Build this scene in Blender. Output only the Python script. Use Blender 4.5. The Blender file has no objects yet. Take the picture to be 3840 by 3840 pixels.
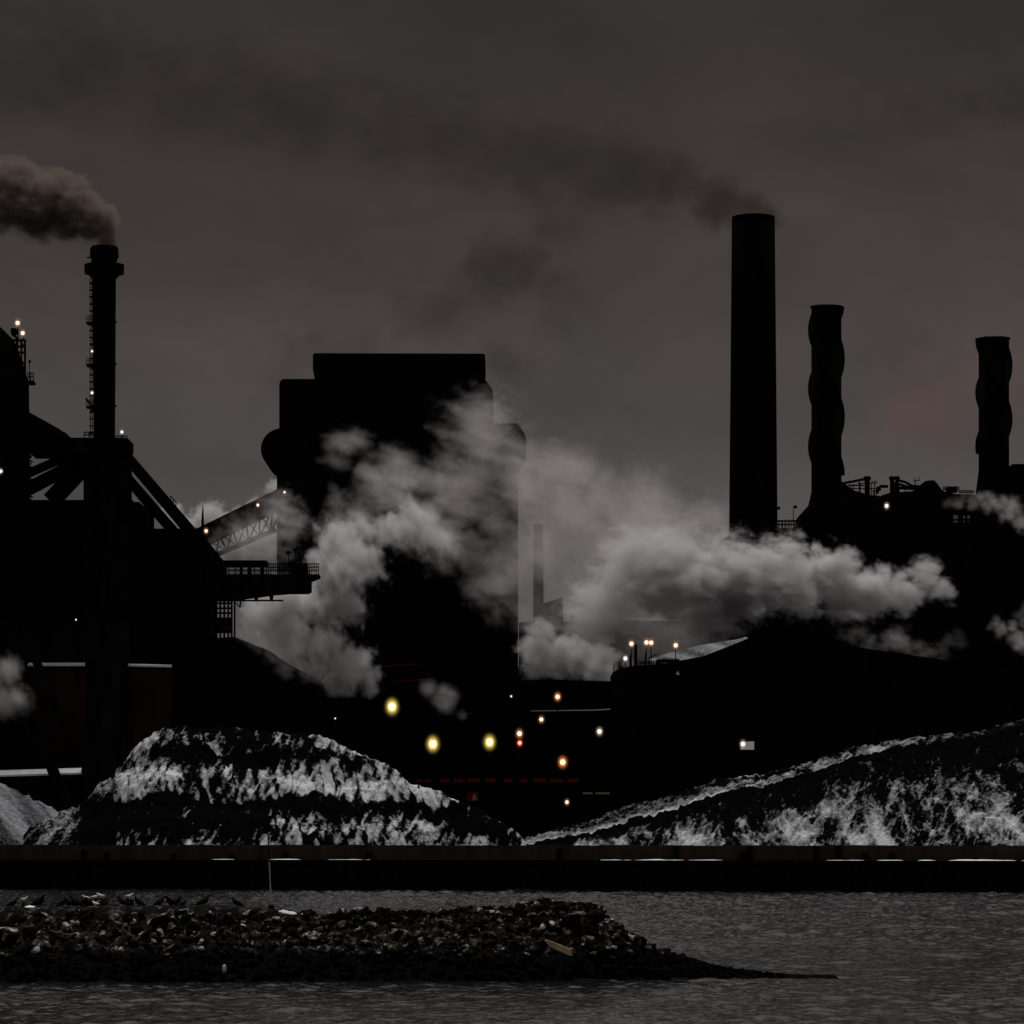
import bpy, bmesh, math, random
import numpy as np
from mathutils import Vector, Matrix
R = math.radians
random.seed(7)
rng = np.random.default_rng(11)
sc = bpy.context.scene
COL = sc.collection

# ------------------------------------------------------------------ camera
F = 15637.0          # focal length in pixels of the 3840 px photograph
CXP, HZ, CAMZ = 1920.0, 3135.0, 10.4
GZ = 5.85            # level of the works yard on top of the quay
cam = bpy.data.cameras.new("camera")
cam.sensor_fit = 'HORIZONTAL'; cam.sensor_width = 36.0
cam.lens = 36.0 * F / 3840.0
cam.shift_y = (HZ - 1920.0) / 3840.0
cam.clip_start = 1.0; cam.clip_end = 60000.0
camo = bpy.data.objects.new("camera", cam); COL.objects.link(camo)
camo.location = (0, 0, CAMZ); camo.rotation_euler = (R(90), 0, 0)
sc.camera = camo

def at(sx, sy, Y):
    return Vector(((sx - CXP) / F * Y, Y, CAMZ + (HZ - sy) / F * Y))
def px(n, Y):
    return n / F * Y

# ------------------------------------------------------------------ noise
def _hash(ix, iy, seed):
    h = (ix.astype(np.int64) * 374761393 + iy.astype(np.int64) * 668265263 + seed * 1442695041) & 0x7fffffff
    h = ((h ^ (h >> 13)) * 1274126177) & 0x7fffffff
    h = h ^ (h >> 16)
    return (h & 0xffff) / 65535.0
def vnoise(x, y, seed=0):
    x = np.asarray(x, float); y = np.asarray(y, float)
    ix = np.floor(x); iy = np.floor(y); fx = x - ix; fy = y - iy
    fx = fx * fx * fx * (fx * (fx * 6 - 15) + 10); fy = fy * fy * fy * (fy * (fy * 6 - 15) + 10)
    a = _hash(ix, iy, seed); b = _hash(ix + 1, iy, seed); c = _hash(ix, iy + 1, seed); d = _hash(ix + 1, iy + 1, seed)
    return (a * (1 - fx) + b * fx) * (1 - fy) + (c * (1 - fx) + d * fx) * fy
def fbm(x, y, o=4, seed=0):
    s = 0; a = .5; t = 0
    for k in range(o):
        s = s + a * vnoise(x, y, seed + k * 17); t += a
        x = x * 2.03 + 11.3; y = y * 2.03 + 5.7; a *= .5
    return s / t
def ridged(x, y, o=4, seed=0):
    s = 0; a = .5; t = 0
    for k in range(o):
        s = s + a * (1 - np.abs(2 * vnoise(x, y, seed + k * 13) - 1)); t += a
        x = x * 2.07 + 3.1; y = y * 2.07 + 8.2; a *= .5
    return s / t
def sstep(a, b, x):
    t = np.clip((x - a) / (b - a), 0, 1); return t * t * (3 - 2 * t)

# ------------------------------------------------------------------ materials
def newmat(name):
    m = bpy.data.materials.new(name); m.use_nodes = True
    nt = m.node_tree; return m, nt, nt.nodes, nt.links
def sooty(name, c, var=.5, scale=.6, rough=.9, spec=0.0, metal=0.0):
    m, nt, n, l = newmat(name); b = n['Principled BSDF']
    tc = n.new('ShaderNodeTexCoord'); nz = n.new('ShaderNodeTexNoise'); nz.inputs['Scale'].default_value = scale
    nz.inputs['Detail'].default_value = 5
    mp = n.new('ShaderNodeMapping'); mp.inputs['Scale'].default_value = (1, 1, .25)
    rp = n.new('ShaderNodeValToRGB')
    rp.color_ramp.elements[0].position = .3; rp.color_ramp.elements[1].position = .7
    rp.color_ramp.elements[0].color = (*[x * (1 - var) for x in c], 1)
    rp.color_ramp.elements[1].color = (*[x * (1 + var) for x in c], 1)
    l.new(tc.outputs['Object'], mp.inputs['Vector']); l.new(mp.outputs['Vector'], nz.inputs['Vector'])
    l.new(nz.outputs['Fac'], rp.inputs['Fac']); l.new(rp.outputs['Color'], b.inputs['Base Color'])
    b.inputs['Roughness'].default_value = rough; b.inputs['Specular IOR Level'].default_value = spec
    b.inputs['Metallic'].default_value = metal
    return m
M = {}
M['steel'] = sooty('soot_blackened_steel', (.007, .0065, .006))
M['stack'] = sooty('sooty_stack_shell', (.005, .0045, .004), scale=.2)
M['clad'] = sooty('dark_cladding', (.006, .0052, .005), scale=.15)
M['brown'] = sooty('brown_cladding', (.020, .011, .007), scale=.3)
M['rust'] = sooty('rusty_red_steel', (.12, .016, .009), scale=.8)
M['concrete'] = sooty('stained_brown_concrete', (.045, .031, .021), var=.35, scale=.35)
M['piling'] = sooty('wet_black_sheet_piling', (.006, .006, .006), scale=.6, rough=.8)
M['pale'] = sooty('pale_grey_panel', (.55, .56, .52), var=.15, scale=2)
M['polegrey'] = sooty('weathered_pale_steel', (.42, .40, .34), var=.2, scale=3)
M['gull'] = sooty('white_feathers', (.78, .78, .76), var=.08, scale=4)
M['crow'] = sooty('black_feathers', (.012, .012, .012), var=.2, scale=4)
M['yard'] = sooty('coal_dusted_yard', (.012, .011, .010), scale=.1)
M['slab'] = sooty('pale_driftwood', (.42, .33, .22), var=.3, scale=2)

def snowmat(name, c=(.74, .76, .79), dirt=.35, scale=.5):
    m = sooty(name, c, var=.12, scale=scale, rough=.7, spec=.2)
    return m
M['snow'] = snowmat('wind_packed_snow')

def heapmat(name, coal=(.004, .004, .0044), snow=(.72, .75, .79), fine=1.15, lo=.30, hi=.92):
    m, nt, n, l = newmat(name); b = n['Principled BSDF']
    at_ = n.new('ShaderNodeAttribute'); at_.attribute_name = 'snow'
    tc = n.new('ShaderNodeTexCoord')
    nz = n.new('ShaderNodeTexNoise'); nz.inputs['Scale'].default_value = fine; nz.inputs['Detail'].default_value = 6; nz.inputs['Roughness'].default_value = .72
    l.new(tc.outputs['Object'], nz.inputs['Vector'])
    ma = n.new('ShaderNodeMath'); ma.operation = 'MULTIPLY_ADD'; ma.inputs[1].default_value = 1.7; 
    l.new(nz.outputs['Fac'], ma.inputs[0])
    mb_ = n.new('ShaderNodeMath'); mb_.operation = 'SUBTRACT'; mb_.inputs[1].default_value = .85
    l.new(at_.outputs['Fac'], mb_.inputs[0]); l.new(mb_.outputs[0], ma.inputs[2])
    rp = n.new('ShaderNodeMapRange'); rp.interpolation_type = 'LINEAR'
    rp.inputs['From Min'].default_value = lo; rp.inputs['From Max'].default_value = hi
    l.new(ma.outputs[0], rp.inputs['Value'])
    mx = n.new('ShaderNodeMix'); mx.data_type = 'RGBA'
    mx.inputs['A'].default_value = (*coal, 1); mx.inputs['B'].default_value = (*snow, 1)
    l.new(rp.outputs['Result'], mx.inputs['Factor']); l.new(mx.outputs['Result'], b.inputs['Base Color'])
    b.inputs['Roughness'].default_value = .9; b.inputs['Specular IOR Level'].default_value = 0
    bp = n.new('ShaderNodeBump'); bp.inputs['Strength'].default_value = .9; bp.inputs['Distance'].default_value = .8
    l.new(nz.outputs['Fac'], bp.inputs['Height']); l.new(bp.outputs['Normal'], b.inputs['Normal'])
    return m
M['coal'] = heapmat('coal_under_snow')
M['slag'] = heapmat('slag_under_snow', fine=1.35, lo=.32, hi=1.2)
M['snowheap'] = heapmat('snowed_over_heap', snow=(.50, .52, .56), lo=-.1, hi=1.2, fine=1.6)

def rockmat(name, wet=2.05, cell=1.7, pale=1.0):
    m, nt, n, l = newmat(name); b = n['Principled BSDF']
    g = n.new('ShaderNodeNewGeometry'); sx = n.new('ShaderNodeSeparateXYZ'); l.new(g.outputs['Position'], sx.inputs[0])
    nz = n.new('ShaderNodeTexNoise'); nz.inputs['Scale'].default_value = .9; nz.inputs['Detail'].default_value = 4
    l.new(g.outputs['Position'], nz.inputs['Vector'])
    ad = n.new('ShaderNodeMath'); ad.operation = 'MULTIPLY_ADD'; ad.inputs[1].default_value = 1.6
    l.new(nz.outputs['Fac'], ad.inputs[0]); l.new(sx.outputs['Z'], ad.inputs[2])
    mr = n.new('ShaderNodeMapRange'); mr.inputs['From Min'].default_value = wet + .55; mr.inputs['From Max'].default_value = wet + 1.15
    l.new(ad.outputs[0], mr.inputs['Value'])
    vo = n.new('ShaderNodeTexVoronoi'); vo.inputs['Scale'].default_value = cell
    l.new(g.outputs['Position'], vo.inputs['Vector'])
    sc_ = n.new('ShaderNodeSeparateColor'); l.new(vo.outputs['Color'], sc_.inputs[0])
    n2 = n.new('ShaderNodeTexNoise'); n2.inputs['Scale'].default_value = 2.3; n2.inputs['Detail'].default_value = 5
    l.new(g.outputs['Position'], n2.inputs['Vector'])
    av = n.new('ShaderNodeMath'); av.operation = 'MULTIPLY_ADD'; av.inputs[1].default_value = .6
    sb = n.new('ShaderNodeMath'); sb.operation = 'MULTIPLY_ADD'; sb.inputs[1].default_value = .75; sb.inputs[2].default_value = -.05
    l.new(sc_.outputs[0], sb.inputs[0]); l.new(n2.outputs['Fac'], av.inputs[0]); l.new(sb.outputs[0], av.inputs[2])
    rp = n.new('ShaderNodeValToRGB'); e = rp.color_ramp.elements
    e[0].position = .35; e[0].color = (.008, .006, .005, 1); e[1].position = 1.0; e[1].color = (.40 * pale, .39 * pale, .37 * pale, 1)
    k = e.new(.76); k.color = (.012, .0105, .009, 1); k = e.new(.93); k.color = (.14 * pale, .128 * pale, .112 * pale, 1)
    l.new(av.outputs[0], rp.inputs['Fac'])
    mx = n.new('ShaderNodeMix'); mx.data_type = 'RGBA'; mx.inputs['A'].default_value = (.004, .004, .004, 1)
    l.new(mr.outputs['Result'], mx.inputs['Factor']); l.new(rp.outputs['Color'], mx.inputs['B'])
    l.new(mx.outputs['Result'], b.inputs['Base Color'])
    b.inputs['Roughness'].default_value = .9; b.inputs['Specular IOR Level'].default_value = 0
    return m
M['rock'] = rockmat('tide_stained_rock')
M['earth'] = rockmat('spit_earth', cell=2.6, pale=.22)

def emit(name, c, s):
    m, nt, n, l = newmat(name); n.remove(n['Principled BSDF'])
    e = n.new('ShaderNodeEmission'); e.inputs['Color'].default_value = (*c, 1); e.inputs['Strength'].default_value = s
    l.new(e.outputs[0], n['Material Output'].inputs['Surface']); m.cycles.emission_sampling = 'NONE'; return m
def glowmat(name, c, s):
    """emissive halo added round a lamp to imitate bloom, strongest at the bulb"""
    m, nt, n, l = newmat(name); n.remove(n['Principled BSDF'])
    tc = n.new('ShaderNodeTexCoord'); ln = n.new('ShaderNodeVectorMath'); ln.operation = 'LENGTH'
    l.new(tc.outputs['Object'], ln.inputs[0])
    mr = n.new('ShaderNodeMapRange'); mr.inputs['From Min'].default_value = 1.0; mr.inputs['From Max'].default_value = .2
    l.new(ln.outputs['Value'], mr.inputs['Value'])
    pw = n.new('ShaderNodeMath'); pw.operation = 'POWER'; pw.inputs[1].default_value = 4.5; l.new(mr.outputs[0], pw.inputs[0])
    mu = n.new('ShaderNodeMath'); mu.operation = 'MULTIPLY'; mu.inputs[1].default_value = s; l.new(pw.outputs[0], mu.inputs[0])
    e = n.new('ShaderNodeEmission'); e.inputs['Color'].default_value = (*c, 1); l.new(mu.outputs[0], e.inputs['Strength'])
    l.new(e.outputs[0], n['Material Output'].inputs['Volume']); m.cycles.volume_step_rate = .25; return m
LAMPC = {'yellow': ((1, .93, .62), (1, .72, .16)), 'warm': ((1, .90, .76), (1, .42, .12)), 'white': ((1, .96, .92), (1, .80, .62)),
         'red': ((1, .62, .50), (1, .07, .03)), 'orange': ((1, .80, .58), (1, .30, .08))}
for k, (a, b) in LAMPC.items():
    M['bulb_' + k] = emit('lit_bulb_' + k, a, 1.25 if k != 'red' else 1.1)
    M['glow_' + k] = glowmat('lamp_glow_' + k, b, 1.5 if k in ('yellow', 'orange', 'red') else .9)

# ------------------------------------------------------------------ mesh building
class MB:
    def __init__(self): self.v = []; self.f = []
    def add(self, vs, fs):
        o = len(self.v); self.v += [tuple(p) for p in vs]; self.f += [tuple(i + o for i in f) for f in fs]; return self
    def box(self, x0, x1, y0, y1, z0, z1):
        return self.add([(x0, y0, z0), (x1, y0, z0), (x1, y1, z0), (x0, y1, z0), (x0, y0, z1), (x1, y0, z1), (x1, y1, z1), (x0, y1, z1)],
                        [(0, 3, 2, 1), (4, 5, 6, 7), (0, 1, 5, 4), (1, 2, 6, 5), (2, 3, 7, 6), (3, 0, 4, 7)])
    def prism(self, pts, Y0, Y1):
        """outline given in photo pixels at depth Y0, as a solid that runs back to Y1"""
        n = len(pts); a = [at(x, y, Y0) for x, y in pts]; b = [Vector((p.x, Y1, p.z)) for p in a]
        ar = sum(a[i].x * a[(i + 1) % n].z - a[(i + 1) % n].x * a[i].z for i in range(n))
        if ar < 0: a.reverse(); b.reverse()
        return self.add(a + b, [tuple(range(n)), tuple(range(2 * n - 1, n - 1, -1))] + [(i, i + n, (i + 1) % n + n, (i + 1) % n) for i in range(n)])
    def bar(self, p, q, w, d=None):
        p = Vector(p); q = Vector(q); d = d or w; t = (q - p).normalized()
        up = Vector((0, 1, 0)) if abs(t.y) < .9 else Vector((1, 0, 0))
        s = t.cross(up).normalized() * w / 2; u = t.cross(s).normalized() * d / 2
        vs = [p - s - u, p + s - u, p + s + u, p - s + u, q - s - u, q + s - u, q + s + u, q - s + u]
        return self.add(vs, [(0, 3, 2, 1), (4, 5, 6, 7), (0, 1, 5, 4), (1, 2, 6, 5), (2, 3, 7, 6), (3, 0, 4, 7)])
    def tube(self, pts, r, n=10, cap=True):
        pts = [Vector(p) for p in pts]; rs = r if isinstance(r, (list, tuple)) else [r] * len(pts); vs = []
        for i, p in enumerate(pts):
            t = (pts[min(i + 1, len(pts) - 1)] - pts[max(i - 1, 0)]).normalized()
            up = Vector((0, 0, 1)) if abs(t.z) < .9 else Vector((1, 0, 0))
            s = t.cross(up).normalized(); u = s.cross(t)
            vs += [p + (s * math.cos(2 * math.pi * k / n) + u * math.sin(2 * math.pi * k / n)) * rs[i] for k in range(n)]
        fs = [(i * n + k, i * n + (k + 1) % n, (i + 1) * n + (k + 1) % n, (i + 1) * n + k) for i in range(len(pts) - 1) for k in range(n)]
        if cap: fs += [tuple(range(n - 1, -1, -1)), tuple(range((len(pts) - 1) * n, len(pts) * n))]
        return self.add(vs, fs)
    def lathe(self, c, prof, n=48):
        """prof: (radius, z) from the bottom up round the vertical through c"""
        vs = []
        for r, z in prof: vs += [(c[0] + r * math.cos(2 * math.pi * k / n), c[1] + r * math.sin(2 * math.pi * k / n), z) for k in range(n)]
        fs = [(i * n + k, i * n + (k + 1) % n, (i + 1) * n + (k + 1) % n, (i + 1) * n + k) for i in range(len(prof) - 1) for k in range(n)]
        fs += [tuple(range(n - 1, -1, -1)), tuple(range((len(prof) - 1) * n, len(prof) * n))]
        return self.add(vs, fs)
    def ball(self, c, r, n=16, m=10, sq=(1, 1, 1)):
        pr = []
        for i in range(m + 1):
            a = -math.pi / 2 + math.pi * i / m; pr.append((max(r * math.cos(a), 1e-3 * r), r * math.sin(a)))
        vs = []
        for rr, z in pr: vs += [(c[0] + sq[0] * rr * math.cos(2 * math.pi * k / n), c[1] + sq[1] * rr * math.sin(2 * math.pi * k / n), c[2] + sq[2] * z) for k in range(n)]
        fs = [(i * n + k, i * n + (k + 1) % n, (i + 1) * n + (k + 1) % n, (i + 1) * n + k) for i in range(m) for k in range(n)]
        fs += [tuple(range(n - 1, -1, -1)), tuple(range(m * n, (m + 1) * n))]
        return self.add(vs, fs)
    def rail(self, p, q, h, n, w=.09, mid=2):
        """railing from p to q: posts and horizontal bars"""
        p = Vector(p); q = Vector(q); up = Vector((0, 0, h))
        for i in range(n + 1):
            a = p.lerp(q, i / n); self.bar(a, a + up, w)
        for k in range(mid): 
            e = up * ((k + 1) / mid) ; self.bar(p + e, q + e, w * 1.1)
        return self

def origin(o):
    s = Vector((0, 0, 0))
    while o is not None: s += o.location; o = o.parent
    return s
def part(name, mb, mat, parent=None, smooth=False):
    off = origin(parent) if parent else Vector((0, 0, 0))
    me = bpy.data.meshes.new(name)
    me.from_pydata([(x - off.x, y - off.y, z - off.z) for x, y, z in mb.v], [], mb.f)
    me.materials.append(M[mat] if isinstance(mat, str) else mat)
    if smooth: me.polygons.foreach_set('use_smooth', [True] * len(me.polygons))
    me.update()
    o = bpy.data.objects.new(name, me); COL.objects.link(o)
    if parent: o.parent = parent
    return o
def tag(o, label=None, cat=None, group=None, kind=None):
    if label: o['label'] = label
    if cat: o['category'] = cat
    if group: o['group'] = group
    if kind: o['kind'] = kind
    return o
def thing(name, label, cat, loc, group=None):
    o = bpy.data.objects.new(name, None); COL.objects.link(o); o.location = Vector(loc); o.empty_display_size = 1
    return tag(o, label, cat, group)
def grid_obj(name, X, Y, Z, mat, attr=None, smooth=True):
    ny, nx = X.shape
    me = bpy.data.meshes.new(name)
    co = np.stack([X, Y, Z], -1).reshape(-1, 3).astype(np.float32)
    idx = np.arange(ny * nx).reshape(ny, nx)
    q = np.stack([idx[:-1, :-1], idx[:-1, 1:], idx[1:, 1:], idx[1:, :-1]], -1).reshape(-1, 4)
    me.vertices.add(len(co)); me.vertices.foreach_set('co', co.ravel())
    me.loops.add(q.size); me.loops.foreach_set('vertex_index', q.ravel().astype(np.int32))
    me.polygons.add(len(q)); me.polygons.foreach_set('loop_start', (np.arange(len(q)) * 4).astype(np.int32))
    me.polygons.foreach_set('loop_total', np.full(len(q), 4, np.int32))
    me.polygons.foreach_set('use_smooth', np.full(len(q), smooth, bool))
    me.update(calc_edges=True); me.validate()
    if attr is not None:
        a = me.attributes.new('snow', 'FLOAT', 'POINT'); a.data.foreach_set('value', attr.ravel().astype(np.float32))
    me.materials.append(M[mat] if isinstance(mat, str) else mat)
    o = bpy.data.objects.new(name, me); COL.objects.link(o); return o

# ------------------------------------------------------------------ setting: water, ground, quay
def qy(x):                       # the quay runs a little towards the camera on its way right
    return 788.0 - 0.258 * x
def water():
    xs = np.concatenate([[-9000, -4000, -1500, -600, -300], np.arange(-130, 130.1, .33), [300, 600, 1500, 4000, 9000]])
    ys = np.concatenate([[-800, -300, 0, 120, 200, 212], np.arange(221, 420, .36), np.arange(420, 860, .85), [900, 1200, 3000]])
    X, Y = np.meshgrid(xs, ys)
    near = sstep(212, 222, Y) * (1 - sstep(845, 900, Y)) * (1 - sstep(118, 130, np.abs(X)))
    Z = np.zeros_like(X)
    a = R(12); U = X * math.cos(a) + Y * math.sin(a); V = Y * math.cos(a) - X * math.sin(a)
    gust = .45 + 1.1 * fbm(X * .03, Y * .012, 3, 5)
    nr = 1 - sstep(270, 430, Y)
    Z = .40 * (1 - nr) * (fbm(U / 1.3, V / 2.4, 3, 40) - .5) + .26 * nr * (fbm(U / 1.25, V / 1.5, 3, 49) - .5) + .52 * (1 - nr) * (fbm(U / 3.2 + 7, V / 6.0, 2, 44) - .5) + .24 * nr * (fbm(U / 3.0 + 7, V / 3.6, 2, 44) - .5)
    Z = Z * near * gust * 1.4
    m, nt, n, l = newmat('choppy_grey_water'); b = n['Principled BSDF']
    b.inputs['Base Color'].default_value = (.0105, .0115, .0125, 1); b.inputs['Roughness'].default_value = .05
    b.inputs['IOR'].default_value = 1.33
    g = n.new('ShaderNodeNewGeometry'); mp = n.new('ShaderNodeMapping'); mp.inputs['Scale'].default_value = (1.5, .9, 1)
    l.new(g.outputs['Position'], mp.inputs['Vector'])
    nz = n.new('ShaderNodeTexNoise'); nz.inputs['Scale'].default_value = 1.0; nz.inputs['Detail'].default_value = 4
    l.new(mp.outputs[0], nz.inputs['Vector'])
    bp = n.new('ShaderNodeBump'); bp.inputs['Strength'].default_value = 1.0; bp.inputs['Distance'].default_value = .16
    l.new(nz.outputs['Fac'], bp.inputs['Height']); l.new(bp.outputs[0], b.inputs['Normal'])
    o = grid_obj('water', X, Y, Z, m); tag(o, kind='structure')
water()
g = MB()
XL, XR = -6000, 6000
g.add([(XL, qy(-200) + 20, GZ), (-200, qy(-200) + .5, GZ), (200, qy(200) + .5, GZ), (XR, qy(200) + 20, GZ), (XR, 9000, GZ), (XL, 9000, GZ)], [(0, 1, 2, 3, 4, 5)])
tag(part('ground', g, 'yard'), kind='structure')

qw = MB()                        # steel sheet piling: folded face plus a capping beam
xs = np.arange(-200, 200, .7); pv = []
for i, x in enumerate(xs):
    d = [0, 0, -.42, -.42][i % 4]; pv += [(x, qy(x) + d, -3), (x, qy(x) + d, GZ - .7)]
qw.add(pv, [(2 * i, 2 * i + 2, 2 * i + 3, 2 * i + 1) for i in range(len(xs) - 1)])
quay = thing('quay_wall', 'long black quay wall rising straight out of the water', 'quay', (0, qy(0), 0))
part('sheet_piling', qw, 'piling', quay)
cb = MB()
cb.add([(-200, qy(-200) - .6, GZ - .7), (200, qy(200) - .6, GZ - .7), (200, qy(200) + .6, GZ - .7), (-200, qy(-200) + .6, GZ - .7),
        (-200, qy(-200) - .6, GZ + .02), (200, qy(200) - .6, GZ + .02), (200, qy(200) + .6, GZ + .02), (-200, qy(-200) + .6, GZ + .02)],
       [(0, 3, 2, 1), (4, 5, 6, 7), (0, 1, 5, 4), (1, 2, 6, 5), (2, 3, 7, 6), (3, 0, 4, 7)])
part('capping_beam', cb, 'piling', quay)
fd = MB()
for x in np.arange(-190, 190, 17.0):
    fd.tube([(x, qy(x) - .95, GZ - 3.4), (x, qy(x) - .95, GZ - .8)], .38, 8)
fo = part('fender', fd, 'piling', quay)

bw = MB()                        # block wall on the quay that holds the heaps
WO = 9.0; WH = 2.82; x = -180.0; k = 0
while x < 180:
    w = 5.6 + 1.2 * random.random(); bw.box(x - .3, x + .3, qy(x) + WO + .35, qy(x) + WO + 1.0, GZ, GZ + WH - .1); dz = random.uniform(-.09, .06); dy = random.uniform(-.12, .12)
    x1 = x + w - .04
    bw.add([(x, qy(x) + WO + dy, GZ), (x1, qy(x1) + WO + dy, GZ), (x1, qy(x1) + WO + 1.2, GZ), (x, qy(x) + WO + 1.2, GZ),
            (x, qy(x) + WO + dy, GZ + WH + dz), (x1, qy(x1) + WO + dy, GZ + WH + dz), (x1, qy(x1) + WO + 1.2, GZ + WH + dz), (x, qy(x) + WO + 1.2, GZ + WH + dz)],
           [(0, 3, 2, 1), (4, 5, 6, 7), (0, 1, 5, 4), (1, 2, 6, 5), (2, 3, 7, 6), (3, 0, 4, 7)])
    x += w
wall = thing('retaining_wall', 'long low brown concrete block wall along the quay below the snowy heaps', 'wall', (0, qy(0) + WO, GZ))
part('wall_blocks', bw, 'concrete', wall)
wp = MB()
for x in (-84, -79.5, -66, -54.5, -44, -27.5, 9, 31, 43.5, 44.8, 57, 61, 66, 71):
    wp.box(x - .5, x + .5, qy(x) + WO - .7, qy(x) + WO - .15, GZ, GZ + random.uniform(1.0, 2.7))
part('buttress', wp, 'steel', wall)
# low snow drift left along the quay edge, broken into lengths
xs = np.arange(-130, 130, .5); v = np.linspace(0, 1, 6)
cov = np.interp(xs, [-130, -72, -69, -60, -54, -50, -43, -30, -22, -5, 2, 9, 16, 30, 40, 44, 58, 70, 98, 130],
                [0, 0, .45, .3, .8, .1, .9, .5, .1, .25, .5, .3, .75, .8, .75, .2, .4, .65, 1.15, 1.2])
hgt = np.clip(cov * (.1 + 1.5 * fbm(xs * .30, xs * 0, 5, 3)) - .42, 0, 1) * .36
X, V = np.meshgrid(xs, v)
Yd = qy(X) + .8 + V * 3.0; Zd = GZ + .025 + hgt[None, :] * np.sin(np.clip(V * 1.25, 0, 1) * math.pi / 2) ** .8 * (1 - sstep(.75, 1, V)) - .03 * (hgt[None, :] < .02)
o = grid_obj('snow', X, Yd, Zd, 'snow'); tag(o, 'broken white line of drifted snow along the quay edge', 'snow', kind='stuff')

# ------------------------------------------------------------------ heaps
def heap(name, label, cat, crest, yc, mat, front=1.38, back=1.3, dx=.27, dy=.30, shape=None, rough=1.7):
    """heightfield heap; crest: skyline in photo pixels, yc: depth of the crest"""
    cx = np.array([c[0] for c in crest], float); cy = np.array([c[1] for c in crest], float)
    X0, X1 = (cx[0] - CXP) / F * yc, (cx[-1] - CXP) / F * yc
    xs = np.arange(X0 - 2, X1 + 2, dx)
    H = CAMZ + (HZ - np.interp(xs * F / yc + CXP, cx, cy)) / F * yc - GZ
    H = H + .55 * (fbm(xs * .55, xs * 0 + 3.3, 4, 21) - .5)
    hm = H.max()
    ys = np.arange(yc - hm * front - 3, yc + hm * back * .55, dy)
    X, Y = np.meshgrid(xs, ys)
    Z, S = shape(X, Y, np.maximum(H, 0)[None, :] + 0 * X, yc)
    Z = np.maximum(Z + rough * (ridged(X * .55 + .3 * Z, Y * .5, 4, 131) - .55) * sstep(.5, 3, Z), -.4) + GZ
    o = grid_obj(name, X, Y, Z, mat, S); return tag(o, label, cat)

def left_shape(X, Y, H, yc):
    d = (yc - Y) + 2.2 * (fbm(X * .09, Y * .06, 3, 8) - .5)
    base = np.where(d > 0, H - d / 1.38, H + d / 1.3)
    ph = fbm(X * .03, Y * 0, 2, 9) * 6
    # benches: steep dark scarps between gentle snowed faces
    t = base + 1.15 * np.sin(2 * math.pi * base / 8.6 + ph) * sstep(0, 6, d) * sstep(0, 5, base)
    gul = ridged(X * .16 + .8 * fbm(X * .3, Y * .2, 2, 4), Y * .045, 3, 31)
    t = t - 1.5 * gul * sstep(1, 8, d) + 1.2 * (fbm(X * .4, Y * .3, 4, 12) - .5) * sstep(-1, 4, d)
    f = np.clip(t / 27.0, 0, 1)
    fw = f + .13 * (fbm(X * .07, Y * 0 + 2, 4, 99) - .5) + .10 * (fbm(X * .5, t * .3, 3, 98) - .5)
    bands = np.interp(fw, [0, .10, .2, .30, .34, .43, .455, .52, .62, .70, .74, .79, .83, .88, .93, 1],
                      [.72, .72, .60, .50, .10, .04, .84, .98, .78, .62, .16, .18, .52, .56, .24, .08])
    steep = np.clip((np.gradient(t, axis=0) / np.gradient(Y, axis=0)), 0, 3)
    pat = fbm(X * .085 + 4, Y * .06, 3, 44)
    kx = X + 1.5 * (fbm(X * .25, t * .25, 3, 58) - .5)
    drip = fbm((kx + .35 * t) * .9, t * .17, 4, 52); drip2 = fbm((kx - .55 * t) * 1.3, t * .22, 4, 53)
    fis = np.exp(-((2 * fbm((kx + .2 * t) * .23, t * .07, 2, 57) - 1) / .07) ** 2)
    S = bands * (.06 + 1.46 * drip) + .75 * (pat - .5) - .22 * (steep - .75) + 1.1 * (drip2 - .5) + .7 * (fbm(X * .9, t * 1.1, 4, 51) - .5) - .6 * fis - .02
    # black bare face near the lower left, black hollow near the right foot
    u = X * F / yc + CXP
    hole = np.exp(-(((u - 395) / 80) ** 4 + ((f - .22) / .19) ** 4)) + np.exp(-(((u - 1765 - 250 * (.26 - f)) / 95) ** 4 + ((f - .25) / .075) ** 4)) + .6 * np.exp(-(((u - 610) / 120) ** 4 + ((f - .29 + .05 * ((u - 610) / 120) ** 2) / .07) ** 4)) + .7 * np.exp(-(((u - 960) / 90) ** 4 + ((f - .26) / .06) ** 4))
    streak = ridged((X - .8 * base) * .35, base * .05, 3, 77)
    lw = 1 - sstep(330, 520, u)
    S = S * (1 - lw) + lw * (.10 + .95 * (streak - .45) + .25 * (f > .5)) - hole
    return t, np.clip(S, -.5, 1.2)
heap('coal_heap', 'broad black coal heap with patchy snow behind the quay, left of the lamps', 'coal heap',
     [(-60, 3200), (41, 3168), (129, 3095), (223, 3049), (310, 3018), (362, 2950), (430, 2894), (492, 2821), (585, 2743), (673, 2728), (900, 2735), (1071, 2754), (1219, 2762),
      (1298, 2811), (1447, 2865), (1526, 2925), (1657, 2976), (1754, 3021), (1868, 3073), (1942, 3130), (2010, 3200)], 872, 'coal', shape=left_shape)

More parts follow.
